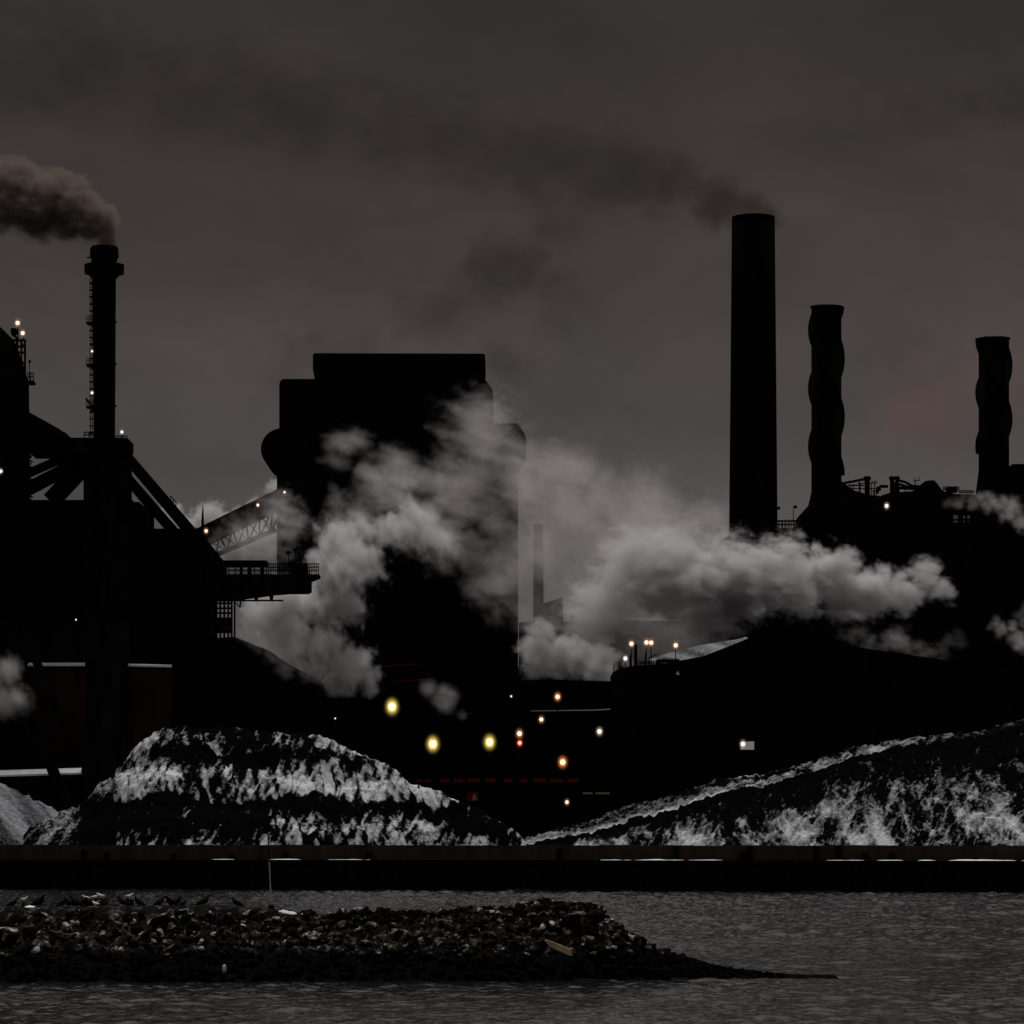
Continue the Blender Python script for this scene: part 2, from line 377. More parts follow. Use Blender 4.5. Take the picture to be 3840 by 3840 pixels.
def right_shape(X, Y, H, yc):
    u = X * F / yc + CXP
    rim = np.interp(u, [1880, 2055, 2210, 2366, 2521, 2676, 2868, 3200, 3600, 3840], [.4, 1.4, 2.3, 2.9, 2.6, 2.4, 2.1, 1.5, .7, .6])
    d = (yc - 6 - Y) + 2.0 * (fbm(X * .07, Y * .05, 3, 18) - .5)
    Hf = np.maximum(H - rim, 0)
    face = Hf - d / 1.38
    top = np.minimum(Hf + np.clip(-d, 0, 20) * .33 + .9 * (fbm(X * .8, Y * .8, 3, 91) - .5) * sstep(0, 4, -d), H + .5 * (fbm(X * 1.1, Y * .7, 3, 92) - .5))
    base = np.where(d > 0, face, np.where(d > -9, top, H + (d + 9) / 1.3))
    gul = ridged(X * .11 + .9 * fbm(X * .2, Y * .12, 2, 64), Y * .04, 3, 61)
    inf = sstep(1, 7, d)
    t = base + 1.6 * (gul - .5) * inf + 1.3 * (fbm(X * .35, Y * .25, 4, 62) - .5) * inf
    # cones tipped against the foot
    for cu, h, off in ((2230, 5.2, 0), (2687, 9.2, 0), (3047, 8.2, 1), (2890, 5.0, 2), (3300, 5.6, -2), (3790, 10.0, 0), (3560, 6.5, 2)):
        x0 = (cu - CXP) / F * yc; hh = np.interp(cu, u[0], Hf[0])
        y0 = yc - 6 - hh * 1.38 + 9 + off
        r = np.hypot(X - x0, (Y - y0)) * (1 + .25 * (fbm(X * .3, Y * .3, 2, 70) - .5))
        t = np.maximum(t, h - r * .82)
    f = np.clip(t / np.maximum(Hf, .5), 0, 1.3)
    wx = X + 3.2 * (fbm(X * .13, Y * .1, 3, 81) - .5) * 2; wy = Y + 5 * (fbm(X * .1 + 9, Y * .08, 3, 82) - .5) * 2
    v1 = np.abs(2 * fbm((wx + .45 * wy) * .10, wy * .06, 3, 83) - 1); v2 = np.abs(2 * fbm((wx - .3 * wy) * .24, wy * .15, 3, 84) - 1)
    low = 1 - sstep(.3, 1.08, f)
    S = -.04 + .55 * np.exp(-(v1 / .11) ** 2) * (.25 + .75 * low) + .36 * np.exp(-(v2 / .12) ** 2) * (.3 + .7 * low) + .50 * low * (fbm(X * .10, Y * .08, 3, 85) - .36) + .55 * (fbm(X * .9, t * 1.0, 4, 88) - .5)
    st1 = np.abs(2 * fbm((wx - .75 * t) * .42, t * .10, 3, 87) - 1); st2 = np.abs(2 * fbm((wx + .5 * t) * .6, t * .16, 3, 89) - 1)
    S = S * .72 + .42 * np.exp(-(st1 / .08) ** 2) * (.45 + .55 * low) + .38 * np.exp(-(st2 / .09) ** 2) * (.3 + .7 * low) - .10 + .10 * low
    for pu, pt, su, st_, am in ((3262, 4, 32, 5.5, .9), (3190, 3.2, 60, 2, .5), (2960, 4.5, 45, 4, .55), (2560, 4.2, 60, 3, .55), (2800, 4, 30, 5, .5), (2210, 4, 16, 2, .6), (3730, 6, 22, 6, .6), (3560, 8, 20, 3.5, .5), (3080, 9.5, 45, 2, .45), (2880, 7, 50, 1.5, .3)):
        S = S + am * np.exp(-((u - pu + 6 * (t - pt)) / su) ** 2 - ((t - pt) / st_) ** 2)
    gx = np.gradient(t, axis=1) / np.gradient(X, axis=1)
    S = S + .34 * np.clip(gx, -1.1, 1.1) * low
    sm_ = sstep(2350, 2750, u)
    rimS = .56 - .30 * sstep(1, 7, -d) + (.25 + 1.3 * sm_) * (fbm(X * .5, Y * .7, 4, 86) - .5) + .5 * (1 - sm_) * (fbm((X - Y) * .15, Y * 1.2, 2, 96) - .5) + .5 * (1 - sstep(0, 1.6, -d)) * (1 - sstep(2700, 3000, u))
    S = np.where(d > 0, S - .4 * (1 - sstep(0, 3, d)), rimS * (1 - .55 * sstep(3350, 3700, u)))
    return t, np.clip(S, -.5, 1.2)
heap('slag_heap', 'black slag heap veined with snow, its long crest climbing to the right edge', 'slag heap',
     [(1860, 3205), (1900, 3168), (2055, 3126), (2210, 3085), (2366, 3023), (2521, 2992), (2676, 2935), (2868, 2909), (3050, 2860), (3202, 2812), (3358, 2781), (3549, 2760),
      (3668, 2752), (3798, 2712), (3840, 2702), (4150, 2640), (4500, 2600)], 878, 'slag', shape=right_shape)
def snow_shape(X, Y, H, yc):
    d = (yc - Y); base = np.where(d > 0, H - d / 1.5, H + d / 1.3) + .3 * (fbm(X * .2, Y * .1, 3, 5) - .5)
    st = ridged((X + base * .95) * .3, base * .03, 2, 15)
    return base, np.clip(.80 - 2.2 * (st - .66) * (st > .66) - .75 * sstep(.5, .75, fbm((X + base * .9) * .22, base * .04, 2, 19)), 0, 1)
heap('snow_heap', 'smooth pale snow-covered heap sloping in from the left edge behind the coal heap', 'snow heap',
     [(-700, 2760), (-300, 2790), (0, 2932), (223, 3046), (330, 3120), (430, 3190)], 884, 'snowheap', shape=snow_shape)

# ------------------------------------------------------------------ stacks
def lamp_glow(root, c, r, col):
    """bulb and an added halo that imitates its bloom: two parts"""
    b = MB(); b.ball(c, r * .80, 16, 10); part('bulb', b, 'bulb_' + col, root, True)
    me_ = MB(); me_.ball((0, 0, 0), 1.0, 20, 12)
    o = part('lamp_halo', me_, 'glow_' + col, None, True); o.parent = root  # added glow sphere standing in for bloom, no glass of the lamp
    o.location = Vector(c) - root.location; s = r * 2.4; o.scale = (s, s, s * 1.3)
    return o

# --- furnace chimney on its deck
YC = 945.0
c0 = at(391, 1640, YC)
chim = thing('furnace_chimney', 'slim black chimney with side platforms on the high deck, smoking from its flared top', 'chimney', c0)
zt = lambda sy: at(0, sy, YC).z
pr = lambda n: px(n, YC)
sh = MB(); sh.lathe(c0, [(pr(40), zt(1660)), (pr(42), zt(1400)), (pr(44), zt(1030))], 40); part('shaft', sh, 'stack', chim, True)
rm = MB(); rm.lathe(c0, [(pr(45), zt(1030)), (pr(47), zt(985)), (pr(49), zt(968)), (pr(54), zt(966)), (pr(53), zt(936)), (pr(48), zt(924)), (pr(42), zt(924)), (pr(42), zt(960))], 40); part('flared_rim', rm, 'stack', chim)
gl = MB(); gl.lathe(c0, [(pr(45), zt(1046)), (pr(58), zt(1030)), (pr(74), zt(1027)), (pr(75), zt(993)), (pr(70), zt(991)), (pr(44), zt(1010))], 32); part('service_gallery', gl, 'steel', chim)
dv = MB(); dv.bar(at(326, 966, YC), at(356, 966, YC), .25); dv.bar(at(345, 966, YC), at(345, 992, YC), .3); part('davit', dv, 'steel', chim)
for k, sy in enumerate((1206, 1364, 1521)):
    pl = MB(); pl.prism([(323, sy), (352, sy), (352, sy + 24), (341, sy + 17), (337, sy + 8), (323, sy + 8)], YC - 1.6, YC + 1.6)
    pl.lathe((c0.x, c0.y), [(pr(43), zt(sy + 5)), (pr(46.5), zt(sy + 4)), (pr(46.5), zt(sy - 1)), (pr(43), zt(sy - 2))], 32)
    p = part('platform', pl, 'steel', chim)
    rl = MB(); a = at(324, sy, YC - 1.5); b = at(350, sy, YC - 1.5); rl.rail(a, b, pr(21), 3, .13); a2 = at(324, sy, YC + 1.5); rl.rail(a, a2, pr(21), 2, .13)
    if k == 2: rl.bar(at(321, 1494, YC - 1.5), at(345, 1521, YC - 1.5), .45)
    part('railing', rl, 'steel', p)
ld = MB()
for sx in (338, 346): ld.bar(at(sx, 1640, YC), at(sx, 1030, YC), .14)
for sy in range(1034, 1640, 11): ld.bar(at(338, sy, YC), at(347, sy, YC), .12)
for sy in list(range(1036, 1180, 26)) + list(range(1240, 1350, 26)) + list(range(1380, 1500, 26)) + list(range(1545, 1630, 26)):
    ld.bar(at(336, sy, YC - .4), at(348, sy, YC - .4), .35, .8)
part('ladder', ld, 'steel', chim)

def small_lamp(name, label, sx, sy, Y, r, col, cat='lamp', mount='post', drop=22, group=None, foot=None):
    """lit lamp on a short post (mount post), on a wall bracket, or hanging from a tall mast down to the yard"""
    c = at(sx, sy, Y); rr = px(r, Y)
    if mount == 'mast': base = Vector((c.x, c.y + .5, GZ))
    elif mount == 'post': base = Vector((c.x, c.y + .35 + rr, at(sx, sy + drop, Y).z))
    else: base = Vector((c.x, c.y + rr + 1.2, c.z))
    t = thing(name, label, cat, base, group)
    h = MB()
    if mount in ('mast', 'post'):
        rad = .16 if mount == 'mast' else .09
        h.tube([base, (base.x, base.y, c.z + rr * .9)], [rad * 1.5, rad], 8); part('post', h, 'steel', t)
        a = MB(); a.bar((base.x, base.y + .1, c.z + rr * 1.02), (c.x, c.y - rr * .6, c.z + rr * 1.12), .22, .16); part('lamp_arm', a, 'steel', t)
    else:
        h.bar(base, (c.x, c.y + rr * .8, c.z), .2); h.box(base.x - .3, base.x + .3, base.y - .1, base.y, base.z - .3, base.z + .3); part('bracket', h, 'steel', t)
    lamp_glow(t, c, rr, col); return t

small_lamp('chimney_lamp', 'upper small lit lamp on the ladder side of the slim smoking chimney', 345, 1317, YC - 3, 5.0, 'warm', mount='bracket')
small_lamp('chimney_lamp', 'lower small lit lamp on the ladder side of the slim smoking chimney', 345, 1473, YC - 3, 5.8, 'white', mount='bracket')
small_lamp('deck_lamp', 'lit lamp on a short post at the deck corner beside the slim chimney foot', 457, 1620, YC - 4, 6.5, 'white', drop=24)

# --- deck and tower below the chimney
tw = thing('chimney_tower', 'tall black braced tower and deck carrying the slim smoking chimney', 'tower', Vector((c0.x, YC, GZ)))
d = MB(); d.prism([(108, 1640), (478, 1642), (478, 1676), (470, 1698), (108, 1698)], YC - 7, YC + 8); part('deck', d, 'steel', tw)
d = MB(); d.rail(at(316, 1640, YC - 7), at(352, 1640, YC - 7), pr(19), 2, .22); part('railing', d, 'steel', tw); d = MB(); d.rail(at(432, 1642, YC - 7), at(476, 1642, YC - 7), pr(7), 4, .2, 1); part('railing', d, 'steel', tw)
d = MB(); d.prism([(313, 1698), (478, 1698), (478, 3260), (313, 3260)], YC - 5.5, YC + 5.5); part('column', d, 'steel', tw)
for (a, b, w) in (((352, 1668), (100, 1778), 30), ((340, 1712), (90, 1842), 48), ((330, 1730), (190, 1880), 66), ((478, 1786), (560, 1900), 26)):
    s = MB(); s.bar(at(*a, YC), at(*b, YC), pr(w), 2.2); part('strut', s, 'steel', tw)
s = MB(); s.bar(at(195, 1698, YC - 3), at(222, 1748, YC - 3), .18); part('guy_wire', s, 'steel', tw)

# --- blast furnace at the left edge
YF = 940.0
fc = at(-160, 1640, YF); zf = lambda sy: at(0, sy, YF).z; pf = lambda n: px(n, YF)
bf = thing('blast_furnace', 'huge round black furnace with domed shoulder and top gear at the left edge', 'blast furnace', (fc.x, fc.y, GZ))
b = MB(); b.lathe(fc, [(pf(270), GZ), (pf(270), zf(1640)), (pf(267), zf(1440)), (pf(263), zf(1423)), (pf(247), zf(1370)), (pf(231), zf(1324)), (pf(213), zf(1277)), (pf(188), zf(1252)), (pf(160), zf(1224)), (pf(110), zf(1150)), (pf(60), zf(1120))], 64)
part('furnace_shell', b, 'stack', bf)
b = MB(); b.tube([at(-160, 1130, YF), at(-160, 900, YF), at(-260, 820, YF), at(-700, 1100, YF)], pf(50), 20); part('gas_uptake', b, 'stack', bf)
t = MB()
for sx in (62, 80, 93): t.bar(at(sx, 1420, YF - 2), at(sx, 1275 if sx > 62 else 1262, YF - 2), pf(6))
for sx in (66, 95): t.bar(at(sx, 1420, YF + 3), at(sx, 1275, YF + 3), pf(5))
for sy in (1276, 1300, 1322): t.bar(at(40, sy, YF - 2), at(97, sy, YF - 2), pf(8))
for a, b in (((50, 1250), (93, 1300)), ((62, 1322), (93, 1370)), ((44, 1255), (80, 1280)), ((66, 1330), (84, 1420))): t.bar(at(*a, YF - 2), at(*b, YF - 2), pf(5))
t.box(*(at(46, 0, YF).x, at(66, 0, YF).x), YF - 3, YF, zf(1256), zf(1236))
part('top_frame', t, 'steel', bf)
p = MB(); p.prism([(100, 1427), (126, 1427), (126, 1438), (100, 1438)], YF - 3, YF + 1); pp = part('platform', p, 'steel', bf)
p = MB(); p.rail(at(104, 1427, YF - 2.9), at(125, 1427, YF - 2.9), pf(28), 2, .2); p.rail(at(125, 1427, YF - 2.9), at(125, 1427, YF + .9), pf(28), 2, .2); part('railing', p, 'steel', pp)
p = MB(); p.prism([(100, 1542), (107, 1544), (224, 1609), (228, 1614), (245, 1622), (248, 1640), (100, 1640)], YF - 4, YF + 6); part('chute_housing', p, 'clad', bf)
b = MB()
for k in range(9):
    sy = 1705 + k * 22; b.tube([at(108, sy, YF - 9), at(116 + 6 * (k % 3), sy + 5, YF - 9), at(112, sy + 15, YF - 9)], .28, 6)
part('side_pipes', b, 'steel', bf)
al = thing('unlit_lamp_post', 'thin unlit lamp post on the small platform at the furnace shoulder', 'lamp post', at(111, 1427, YF - 2.5))
b = MB(); b.tube([at(111, 1427, YF - 2.5), at(111, 1360, YF - 2.5)], .1, 6); part('post', b, 'steel', al); b = MB(); b.ball(at(111, 1356, YF - 2.5), .32, 8, 6, (1, 1, 1.3)); part('lamp_head', b, 'steel', al)
small_lamp('furnace_top_lamp', 'upper bright lamp on the furnace top frame at the left edge', 66, 1211, YF - 3, 9.5, 'warm', drop=55)
small_lamp('furnace_top_lamp', 'lower of two bright lamps on the furnace top frame', 85, 1249, YF - 3, 9.0, 'warm', drop=30)
small_lamp('furnace_side_lamp', 'small white lamp on the furnace shell cut by the left edge', 3, 1767, YF - 18, 7, 'white', mount='bracket')

# --- cast house mass below
ch = thing('cast_house', 'great black windowless furnace shed filling the lower left behind the coal heap', 'industrial building', at(400, 3260, 955))
YS = 950.0
b = MB(); b.prism([(-260, 1882), (522, 1882), (522, 3260), (-260, 3260)], YS, YS + 40); part('upper_hall', b, 'clad', ch)
b = MB(); b.prism([(522.5, 1982), (690, 1982), (772, 2110), (772, 3260), (522.5, 3260)], YS + .5, YS + 38); part('side_hall', b, 'clad', ch)
b = MB(); b.prism([(760, 2397), (812.5, 2392), (880, 2388), (930, 2408), (1010, 2440), (1080, 2490), (1180, 2540), (1180, 3260), (760, 3260)], YS - 1, YS + 45); part('lean_to', b, 'clad', ch)
b = MB(); b.box(at(-200, 0, YS).x, at(500, 0, YS).x, YS - .6, YS - .1, at(0, 1905, YS).z, at(0, 1882, YS).z + .4); part('parapet', b, 'steel', ch)
# annexes with snow on their roofs, in front of the hall
def annex(name, label, x0, x1, ytop, ybot, Y, rise, dp, mat, skew=0):
    c = at((x0 + x1) / 2, 3260, Y); t = thing(name, label, 'shed', (c.x, c.y, GZ))
    zl = at(0, ytop + rise, Y).z; A = at(x0, 0, Y).x; B = at(x1, 0, Y).x
    w = MB(); w.box(A, B, Y, Y + dp, GZ, zl - .3); part('wall', w, mat, t)
    zh = zl + dp * .0
    r = MB(); k = px(rise, Y)
    r.add([(A - .2, Y - .3, zl - .29), (B + .2, Y - .3, zl - .29 + skew), (B + .2, Y - .3, zl + .1 + skew), (A - .2, Y - .3, zl + .1), (A - .2, Y + 1.6 * k + .3, zl - .29), (B + .2, Y + 1.6 * k + .3, zl - .29 + skew), (B + .2, Y + 1.6 * k + .3, zl + k + skew), (A - .2, Y + 1.6 * k + .3, zl + k)],
          [(0, 1, 2, 3), (3, 2, 6, 7), (5, 4, 7, 6), (1, 5, 6, 2), (4, 0, 3, 7), (4, 5, 1, 0)])
    part('snowy_roof', r, 'snow', t); return t
annex('annex_shed', 'brown walled annex with a thin snowy roof edge behind the sloping legs', 60, 322, 2484, 2590, 938, 9, 8, 'brown')
annex('annex_shed', 'small brown annex with a short snow strip just right of the tower column', 478.5, 640, 2488, 2590, 941, 6, 6, 'brown', skew=-.25)
annex('annex_shed', 'low black shed with a thick white snow strip on its roof at the left edge', -260, 299, 2896, 3100, 905, 20, 9, 'clad', skew=1.0)
lg = thing('sloping_leg_frame', 'black frame of sloping legs crossing in front of the snowy annex roofs', 'support frame', (at(150, 0, 903).x, 903, GZ))
for (a, b, w) in (((15, 2440), (350, 3260), 40), ((-20, 2440), (130, 2760), 48), ((120, 2440), (250, 2760), 30), ((395, 2440), (395, 3260), 150)):
    s = MB(); s.bar(at(*a, 903), at(*b, 903), px(w, 903), 1.8); part('leg', s, 'steel', lg)
b = MB(); b.prism([(-300, 2330), (480, 2330), (480, 2476), (-300, 2476)], 902, 906); part('girder', b, 'steel', lg)
small_lamp('wall_lamp', 'tiny white lamp low on the black girder under the furnace tower', 285, 2324, 899, 3.4, 'white', mount='bracket')

# --- skip bridge down to the right
sk = thing('skip_bridge', 'steep black skip incline running down from the furnace deck to the lower right', 'skip hoist', at(828, 2100, YC))
b = MB(); b.prism([(470, 1676), (478, 1680), (491, 1700), (734, 1983), (735, 1976), (834, 2097), (834, 2130), (790, 2130), (690, 2000), (482, 1752), (470, 1752)], YC - 3.5, YC - 1); part('outer_girder', b, 'steel', sk)
b = MB(); b.prism([(470, 1765), (476, 1762), (700, 2020), (700, 2110), (650, 2090), (612, 1979), (525, 1880), (470, 1812)], YC + 1, YC + 3.5); part('inner_girder', b, 'steel', sk)
b = MB()
for k in range(10):
    f = k / 9; a = at(462 + 220 * f, 1782 + 258 * f, YC - 2.5); b.bar(a, a + Vector((0, 5.5, -.3)), .5)
part('cross_ties', b, 'steel', sk)
b = MB(); b.rail(at(640, 1872, YC - 3), at(660, 1896, YC - 3), .8, 2, .2, 1); part('handrail', b, 'steel', sk)

# --- loading platform
YP = 935.0
lp = thing('loading_platform', 'black railed platform jutting right from the furnace shed on a deep girder', 'platform', at(1000, 2220, YP))
b = MB(); b.prism([(795, 2153), (1196, 2153), (1196, 2162), (1163, 2175), (1163, 2214), (1150, 2221), (1080, 2221), (1020, 2226), (911, 2241), (795, 2246)], YP - 3, YP + 5); part('girder', b, 'steel', lp)
b = MB(); b.prism([(800, 2101), (998, 2101), (998, 2116), (800, 2116)], YP - 3, YP + 5); part('canopy', b, 'steel', lp)
b = MB()
for sx in list(range(858, 998, 24)): b.bar(at(sx, 2153, YP - 2.9), at(sx, 2116, YP - 2.9), px(4.5, YP))
for sx in (905, 938, 985): b.bar(at(sx, 2153, YP - 2.8), at(sx, 2116, YP - 2.8), px(11, YP))
for sy in (2126, 2139): b.bar(at(820, sy, YP - 2.9), at(998, sy, YP - 2.9), px(4.5, YP))
b.prism([(800, 2116), (850, 2116), (850, 2153), (800, 2153)], YP - 3, YP - 2)
part('side_screen', b, 'steel', lp)
b = MB(); b.rail(at(1000, 2153, YP - 2.9), at(1194, 2153, YP - 2.9), px(39, YP), 24, .2, 3); b.rail(at(1194, 2153, YP - 2.9), at(1194, 2153, YP + 4.9), px(39, YP), 6, .2, 3)
part('railing', b, 'steel', lp)
b = MB(); b.prism([(1091, 2114), (1152, 2114), (1152, 2152.5), (1091, 2152.5)], YP - 2.5, YP + 1); part('cabin', b, 'steel', lp)
b = MB(); b.prism([(785, 2249), (1061, 2249), (1061, 2253.5), (785, 2253.5)], YP - 1, YP + 1); part('runway_beam', b, 'steel', lp)
for sx in (905, 960, 1017):
    b = MB(); b.prism([(sx - 9, 2225), (sx + 9, 2225), (sx + 5, 2249), (sx - 5, 2249)], YP - .8, YP + .8); part('hanger', b, 'steel', lp)
for k, (sx, sy, w) in enumerate(((1082, 2070, 'nearer'), (1109, 2060, 'taller'))):
    t = thing('unlit_lamp_post', ['shorter unlit twin-headed lamp post above the platform railing', 'taller unlit lamp post above the platform cabin'][k], 'lamp post', at(sx, 2114, YP - 1))
    b = MB(); b.tube([at(sx, 2150, YP - 1), at(sx, sy, YP - 1)], .12, 6); part('post', b, 'steel', t)
    b = MB(); b.ball(at(sx - 3, sy + 2, YP - 1), .42, 8, 6); b.ball(at(sx + 5, sy + (2 if k == 0 else -4), YP - 1), .34, 8, 6); part('lamp_head', b, 'steel', t)
lc = thing('lattice_tower', 'black lattice tower with small gaps hanging below the loading platform', 'tower', at(845, 2392, YP + 3))
b = MB()
for sx in (812, 826, 841, 856, 869): b.bar(at(sx, 2254, YP + 3), at(sx, 2395, YP + 3), px(7, YP))
for sy in (2262, 2281, 2299, 2325, 2345, 2365): b.bar(at(806, sy, YP + 3), at(872, sy, YP + 3), px(7 if sy < 2320 else 19, YP))
part('lattice', b, 'steel', lc)
b = MB(); b.bar(at(880, 2254, YP + 3), at(880, 2392, YP + 3), px(6.5, YP)); b.bar(at(902, 2254, YP + 3), at(900, 2278, YP + 3), px(6, YP)); b.bar(at(882, 2258, YP + 3), at(900, 2278, YP + 3), px(4, YP)); part('column', b, 'steel', lc)

# --- steelworks hall in the middle
YB = 1250.0
st = thing('steelworks_hall', 'massive black stepped steelworks hall half hidden by drifting steam', 'industrial building', at(1490, 3200, YB))
b = MB(); b.prism([(1173, 1330), (1180, 1324), (1812, 1326), (1819, 1330), (1818, 1380), (1812, 1422), (1180, 1422), (1173, 1385)], YB + 5, YB + 40); part('roof_monitor', b, 'clad', st)
b = MB(); b.prism([(1047, 1440), (1052, 1428), (1060, 1421), (1812, 1421), (1820, 1424), (1849, 1464), (1849, 1800), (1047, 1800)], YB, YB + 50); part('upper_block', b, 'clad', st)
b = MB(); b.prism([(1038, 1762), (1047, 1762), (1047, 1755), (1849, 1755), (1943, 1790), (1943, 2500), (2030, 2545), (2030, 3200), (1038, 3200)], YB - 4, YB + 60); part('lower_block', b, 'clad', st)
b = MB(); q = [(979 + 0, 1684)]
ang = [R(a) for a in range(95, 236, 10)]
b.prism([(1047, 1605), ] + [(1056 + 78 * math.cos(a), 1684 - 78 * math.sin(a)) for a in ang] + [(1040, 1765), (1047, 1765)], YB + 3, YB + 38); part('round_duct', b, 'stack', st)
b = MB(); b.prism([(1850, 1590), (1879, 1588), (1938, 1587), (1952, 1602), (1968, 1630), (1975, 1655), (1972, 1690), (1940, 1740), (1850, 1754)], YB + 3, YB + 38); part('round_duct', b, 'stack', st)
b = MB()
for sx in range(1060, 1849, 66): b.bar(at(sx, 1755, YB - .2), at(sx, 1430, YB - .2), .6, .5)
part('wall_ribs', b, 'clad', st)
# conveyor gallery with its truss
YG = 1215.0
gy = thing('conveyor_gallery', 'inclined covered conveyor bridge on an open truss climbing to the steelworks hall', 'conveyor', at(760, 2060, YG))
b = MB(); b.prism([(700, 1998), (736, 1982), (1038, 1835), (1060, 1825), (1060, 1905), (1038, 1915), (720, 2072), (700, 2082)], YG, YG + 5); part('gallery', b, 'clad', gy)
b = MB(); up = lambda f: at(720 + 320 * f, 2066 - 156 * f, YG + 1); dn = lambda f: at(770 + 265 * f, 2098 - 112 * f, YG + 1)
b.bar(dn(-.1), dn(1.0), px(17, YG)); b.bar(up(-.1), up(1.0), px(7, YG))
for k in range(7):
    f = k / 6.5; b.bar(dn(f), up(f + .02), px(7, YG)); b.bar(dn(f), up(f + .16), px(6, YG)); b.bar(dn(f), up(f - .1), px(4, YG))
part('truss', b, 'steel', gy)
ms = thing('mast', 'thin tapering black mast beside the conveyor bridge lamps', 'mast', at(760, 1990, YG - 3))
b = MB(); b.tube([at(760, 2040, YG - 3), at(760, 1950, YG - 3), at(761, 1893, YG - 3)], [px(7, YG), px(5, YG), px(1.5, YG)], 8); part('pole', b, 'steel', ms)
small_lamp('conveyor_lamp', 'lowest warm lamp on the conveyor bridge, beside the mast', 773, 1991, YG - 6, 7.5, 'warm', mount='bracket')
small_lamp('conveyor_lamp', 'middle warm lamp on the conveyor bridge slope', 967, 1894, YG - 4, 6.2, 'warm', mount='bracket')
small_lamp('conveyor_lamp', 'uppermost warm lamp where the conveyor bridge meets the hall', 1067, 1846, YG - 4, 5.4, 'warm', mount='bracket')

# --- great chimney and the two straked stacks
YE = 1130.0
e0 = at(2825, 1900, YE); ze = lambda sy: at(0, sy, YE).z; pe = lambda n: px(n, YE)
gc = thing('great_chimney', 'tallest chimney, plain black and slightly tapering, trailing thin dark smoke', 'chimney', (e0.x, e0.y, GZ))
b = MB(); b.lathe(e0, [(pe(100), GZ), (pe(91), ze(2000)), (pe(87.5), ze(1600)), (pe(84), ze(1200)), (pe(80.5), ze(826))], 64); part('shaft', b, 'stack', gc, True)
b = MB(); b.lathe(e0, [(pe(80.5), ze(826)), (pe(81.5), ze(824)), (pe(80), ze(813)), (pe(58), ze(808)), (pe(50), ze(808)), (pe(50), ze(850))], 64); part('crown', b, 'stack', gc)

def strake_stack(label, cx, top, rc, dlt, pitch, phase, flare, Y, base_sy):
    c = at(cx, base_sy, Y); z = lambda sy: at(0, sy, Y).z; p = lambda n: px(n, Y)
    t = thing('straked_chimney', label, 'chimney', (c.x, c.y, GZ), None)
    b = MB(); b.lathe(c, [(p(flare + 20), GZ), (p(flare), z(base_sy)), (p(rc), z(base_sy - 85)), (p(rc), z(top + 6))], 48); part('shaft', b, 'stack', t, True)
    b = MB(); b.lathe(c, [(p(rc), z(top + 6)), (p(rc + 5), z(top + 4)), (p(rc + 5), z(top)), (p(rc - 6), z(top)), (p(rc - 6), z(top + 30))], 48); part('rim', b, 'stack', t)
    zt_, zb = z(top + 2), z(base_sy - 150)
    for k in range(3):
        b = MB(); n = 110; vs = []; th = p(5)
        for i in range(n + 1):
            zz = zt_ + (zb - zt_) * i / n; a = phase + 2 * math.pi * k / 3 + 2 * math.pi * (zt_ - zz) / p(pitch * 3)
            for (r, dz) in ((rc - 2, -th), (rc + dlt, -th * .5), (rc + dlt, th * .5), (rc - 2, th)): vs.append((c.x + p(r) * math.cos(a), c.y + p(r) * math.sin(a), zz + dz))
        fs = [(4 * i + j, 4 * i + (j + 1) % 4, 4 * i + 4 + (j + 1) % 4, 4 * i + 4 + j) for i in range(n) for j in range(4)] + [(0, 1, 2, 3), (4 * n + 3, 4 * n + 2, 4 * n + 1, 4 * n)]
        b.add(vs, fs); part('helical_strake', b, 'stack', t)
    for dx in (-32, 28):
        b = MB(); b.bar(at(cx + dx, top, Y), at(cx + dx, top - 7, Y), p(7)); part('lifting_lug', b, 'steel', t)
    return t
# phase: a strake points left (180 deg) where the left bulge sits
strake_stack('taller wavy-edged black chimney just right of the great chimney', 3099, 1149, 56.5, 12.5, 219, R(180) - 2 * math.pi * 93 / 657, 76, 1135, 1930)
strake_stack('shorter wavy-edged black chimney near the right edge', 3727, 1268, 57, 12.5, 201, R(0) - 2 * math.pi * 112 / 603, 68, 1140, 1850)

# --- furnace plant on the right
YR = 1120.0
rp_ = thing('stove_house', 'long black plant building with pipework along its roof, right of the great chimney', 'industrial building', at(3300, 3200, YR))
b = MB(); b.prism([(2700, 2030), (2740, 2000), (2912, 1990), (2990, 1986), (3014, 1975), (3030, 1930), (3045, 1880), (3156, 1804), (3200, 1838), (3260, 1856), (3300, 1860), (3334, 1848), (3420, 1842), (3536, 1842), (3590, 1853), (3700, 1856), (3840, 1862), (4050, 1862), (4050, 3200), (2700, 3200)], YR, YR + 60); part('main_block', b, 'clad', rp_)
b = MB(); b.prism([(3422, 1842), (3469, 1804), (3480, 1802), (3502, 1800), (3512, 1810), (3536, 1841)], YR + 2, YR + 20); part('roof_hopper', b, 'clad', rp_)
b = MB(); b.prism([(3793, 1748), (3796, 1740), (4050, 1738), (4050, 1861), (3793, 1861)], YR + 25, YR + 50); part('rear_tower', b, 'clad', rp_)
b = MB(); b.prism([(2995, 1978), (2998, 1938), (3006, 1931), (3040, 1931), (3040, 1978)], YR + 3, YR + 8); part('cabin', b, 'clad', rp_)
b = MB(); Yq = YR + 6
def tb(pts, r): b.tube([at(x, y, Yq) for x, y in pts], px(r, Yq), 10)
tb([(3165, 1812), (3235, 1798), (3250, 1800)], 5); tb([(3180, 1820), (3240, 1820)], 3); tb([(3290, 1850), (3292, 1826), (3300, 1824), (3330, 1824)], 6); tb([(3300, 1840), (3300, 1824)], 4)
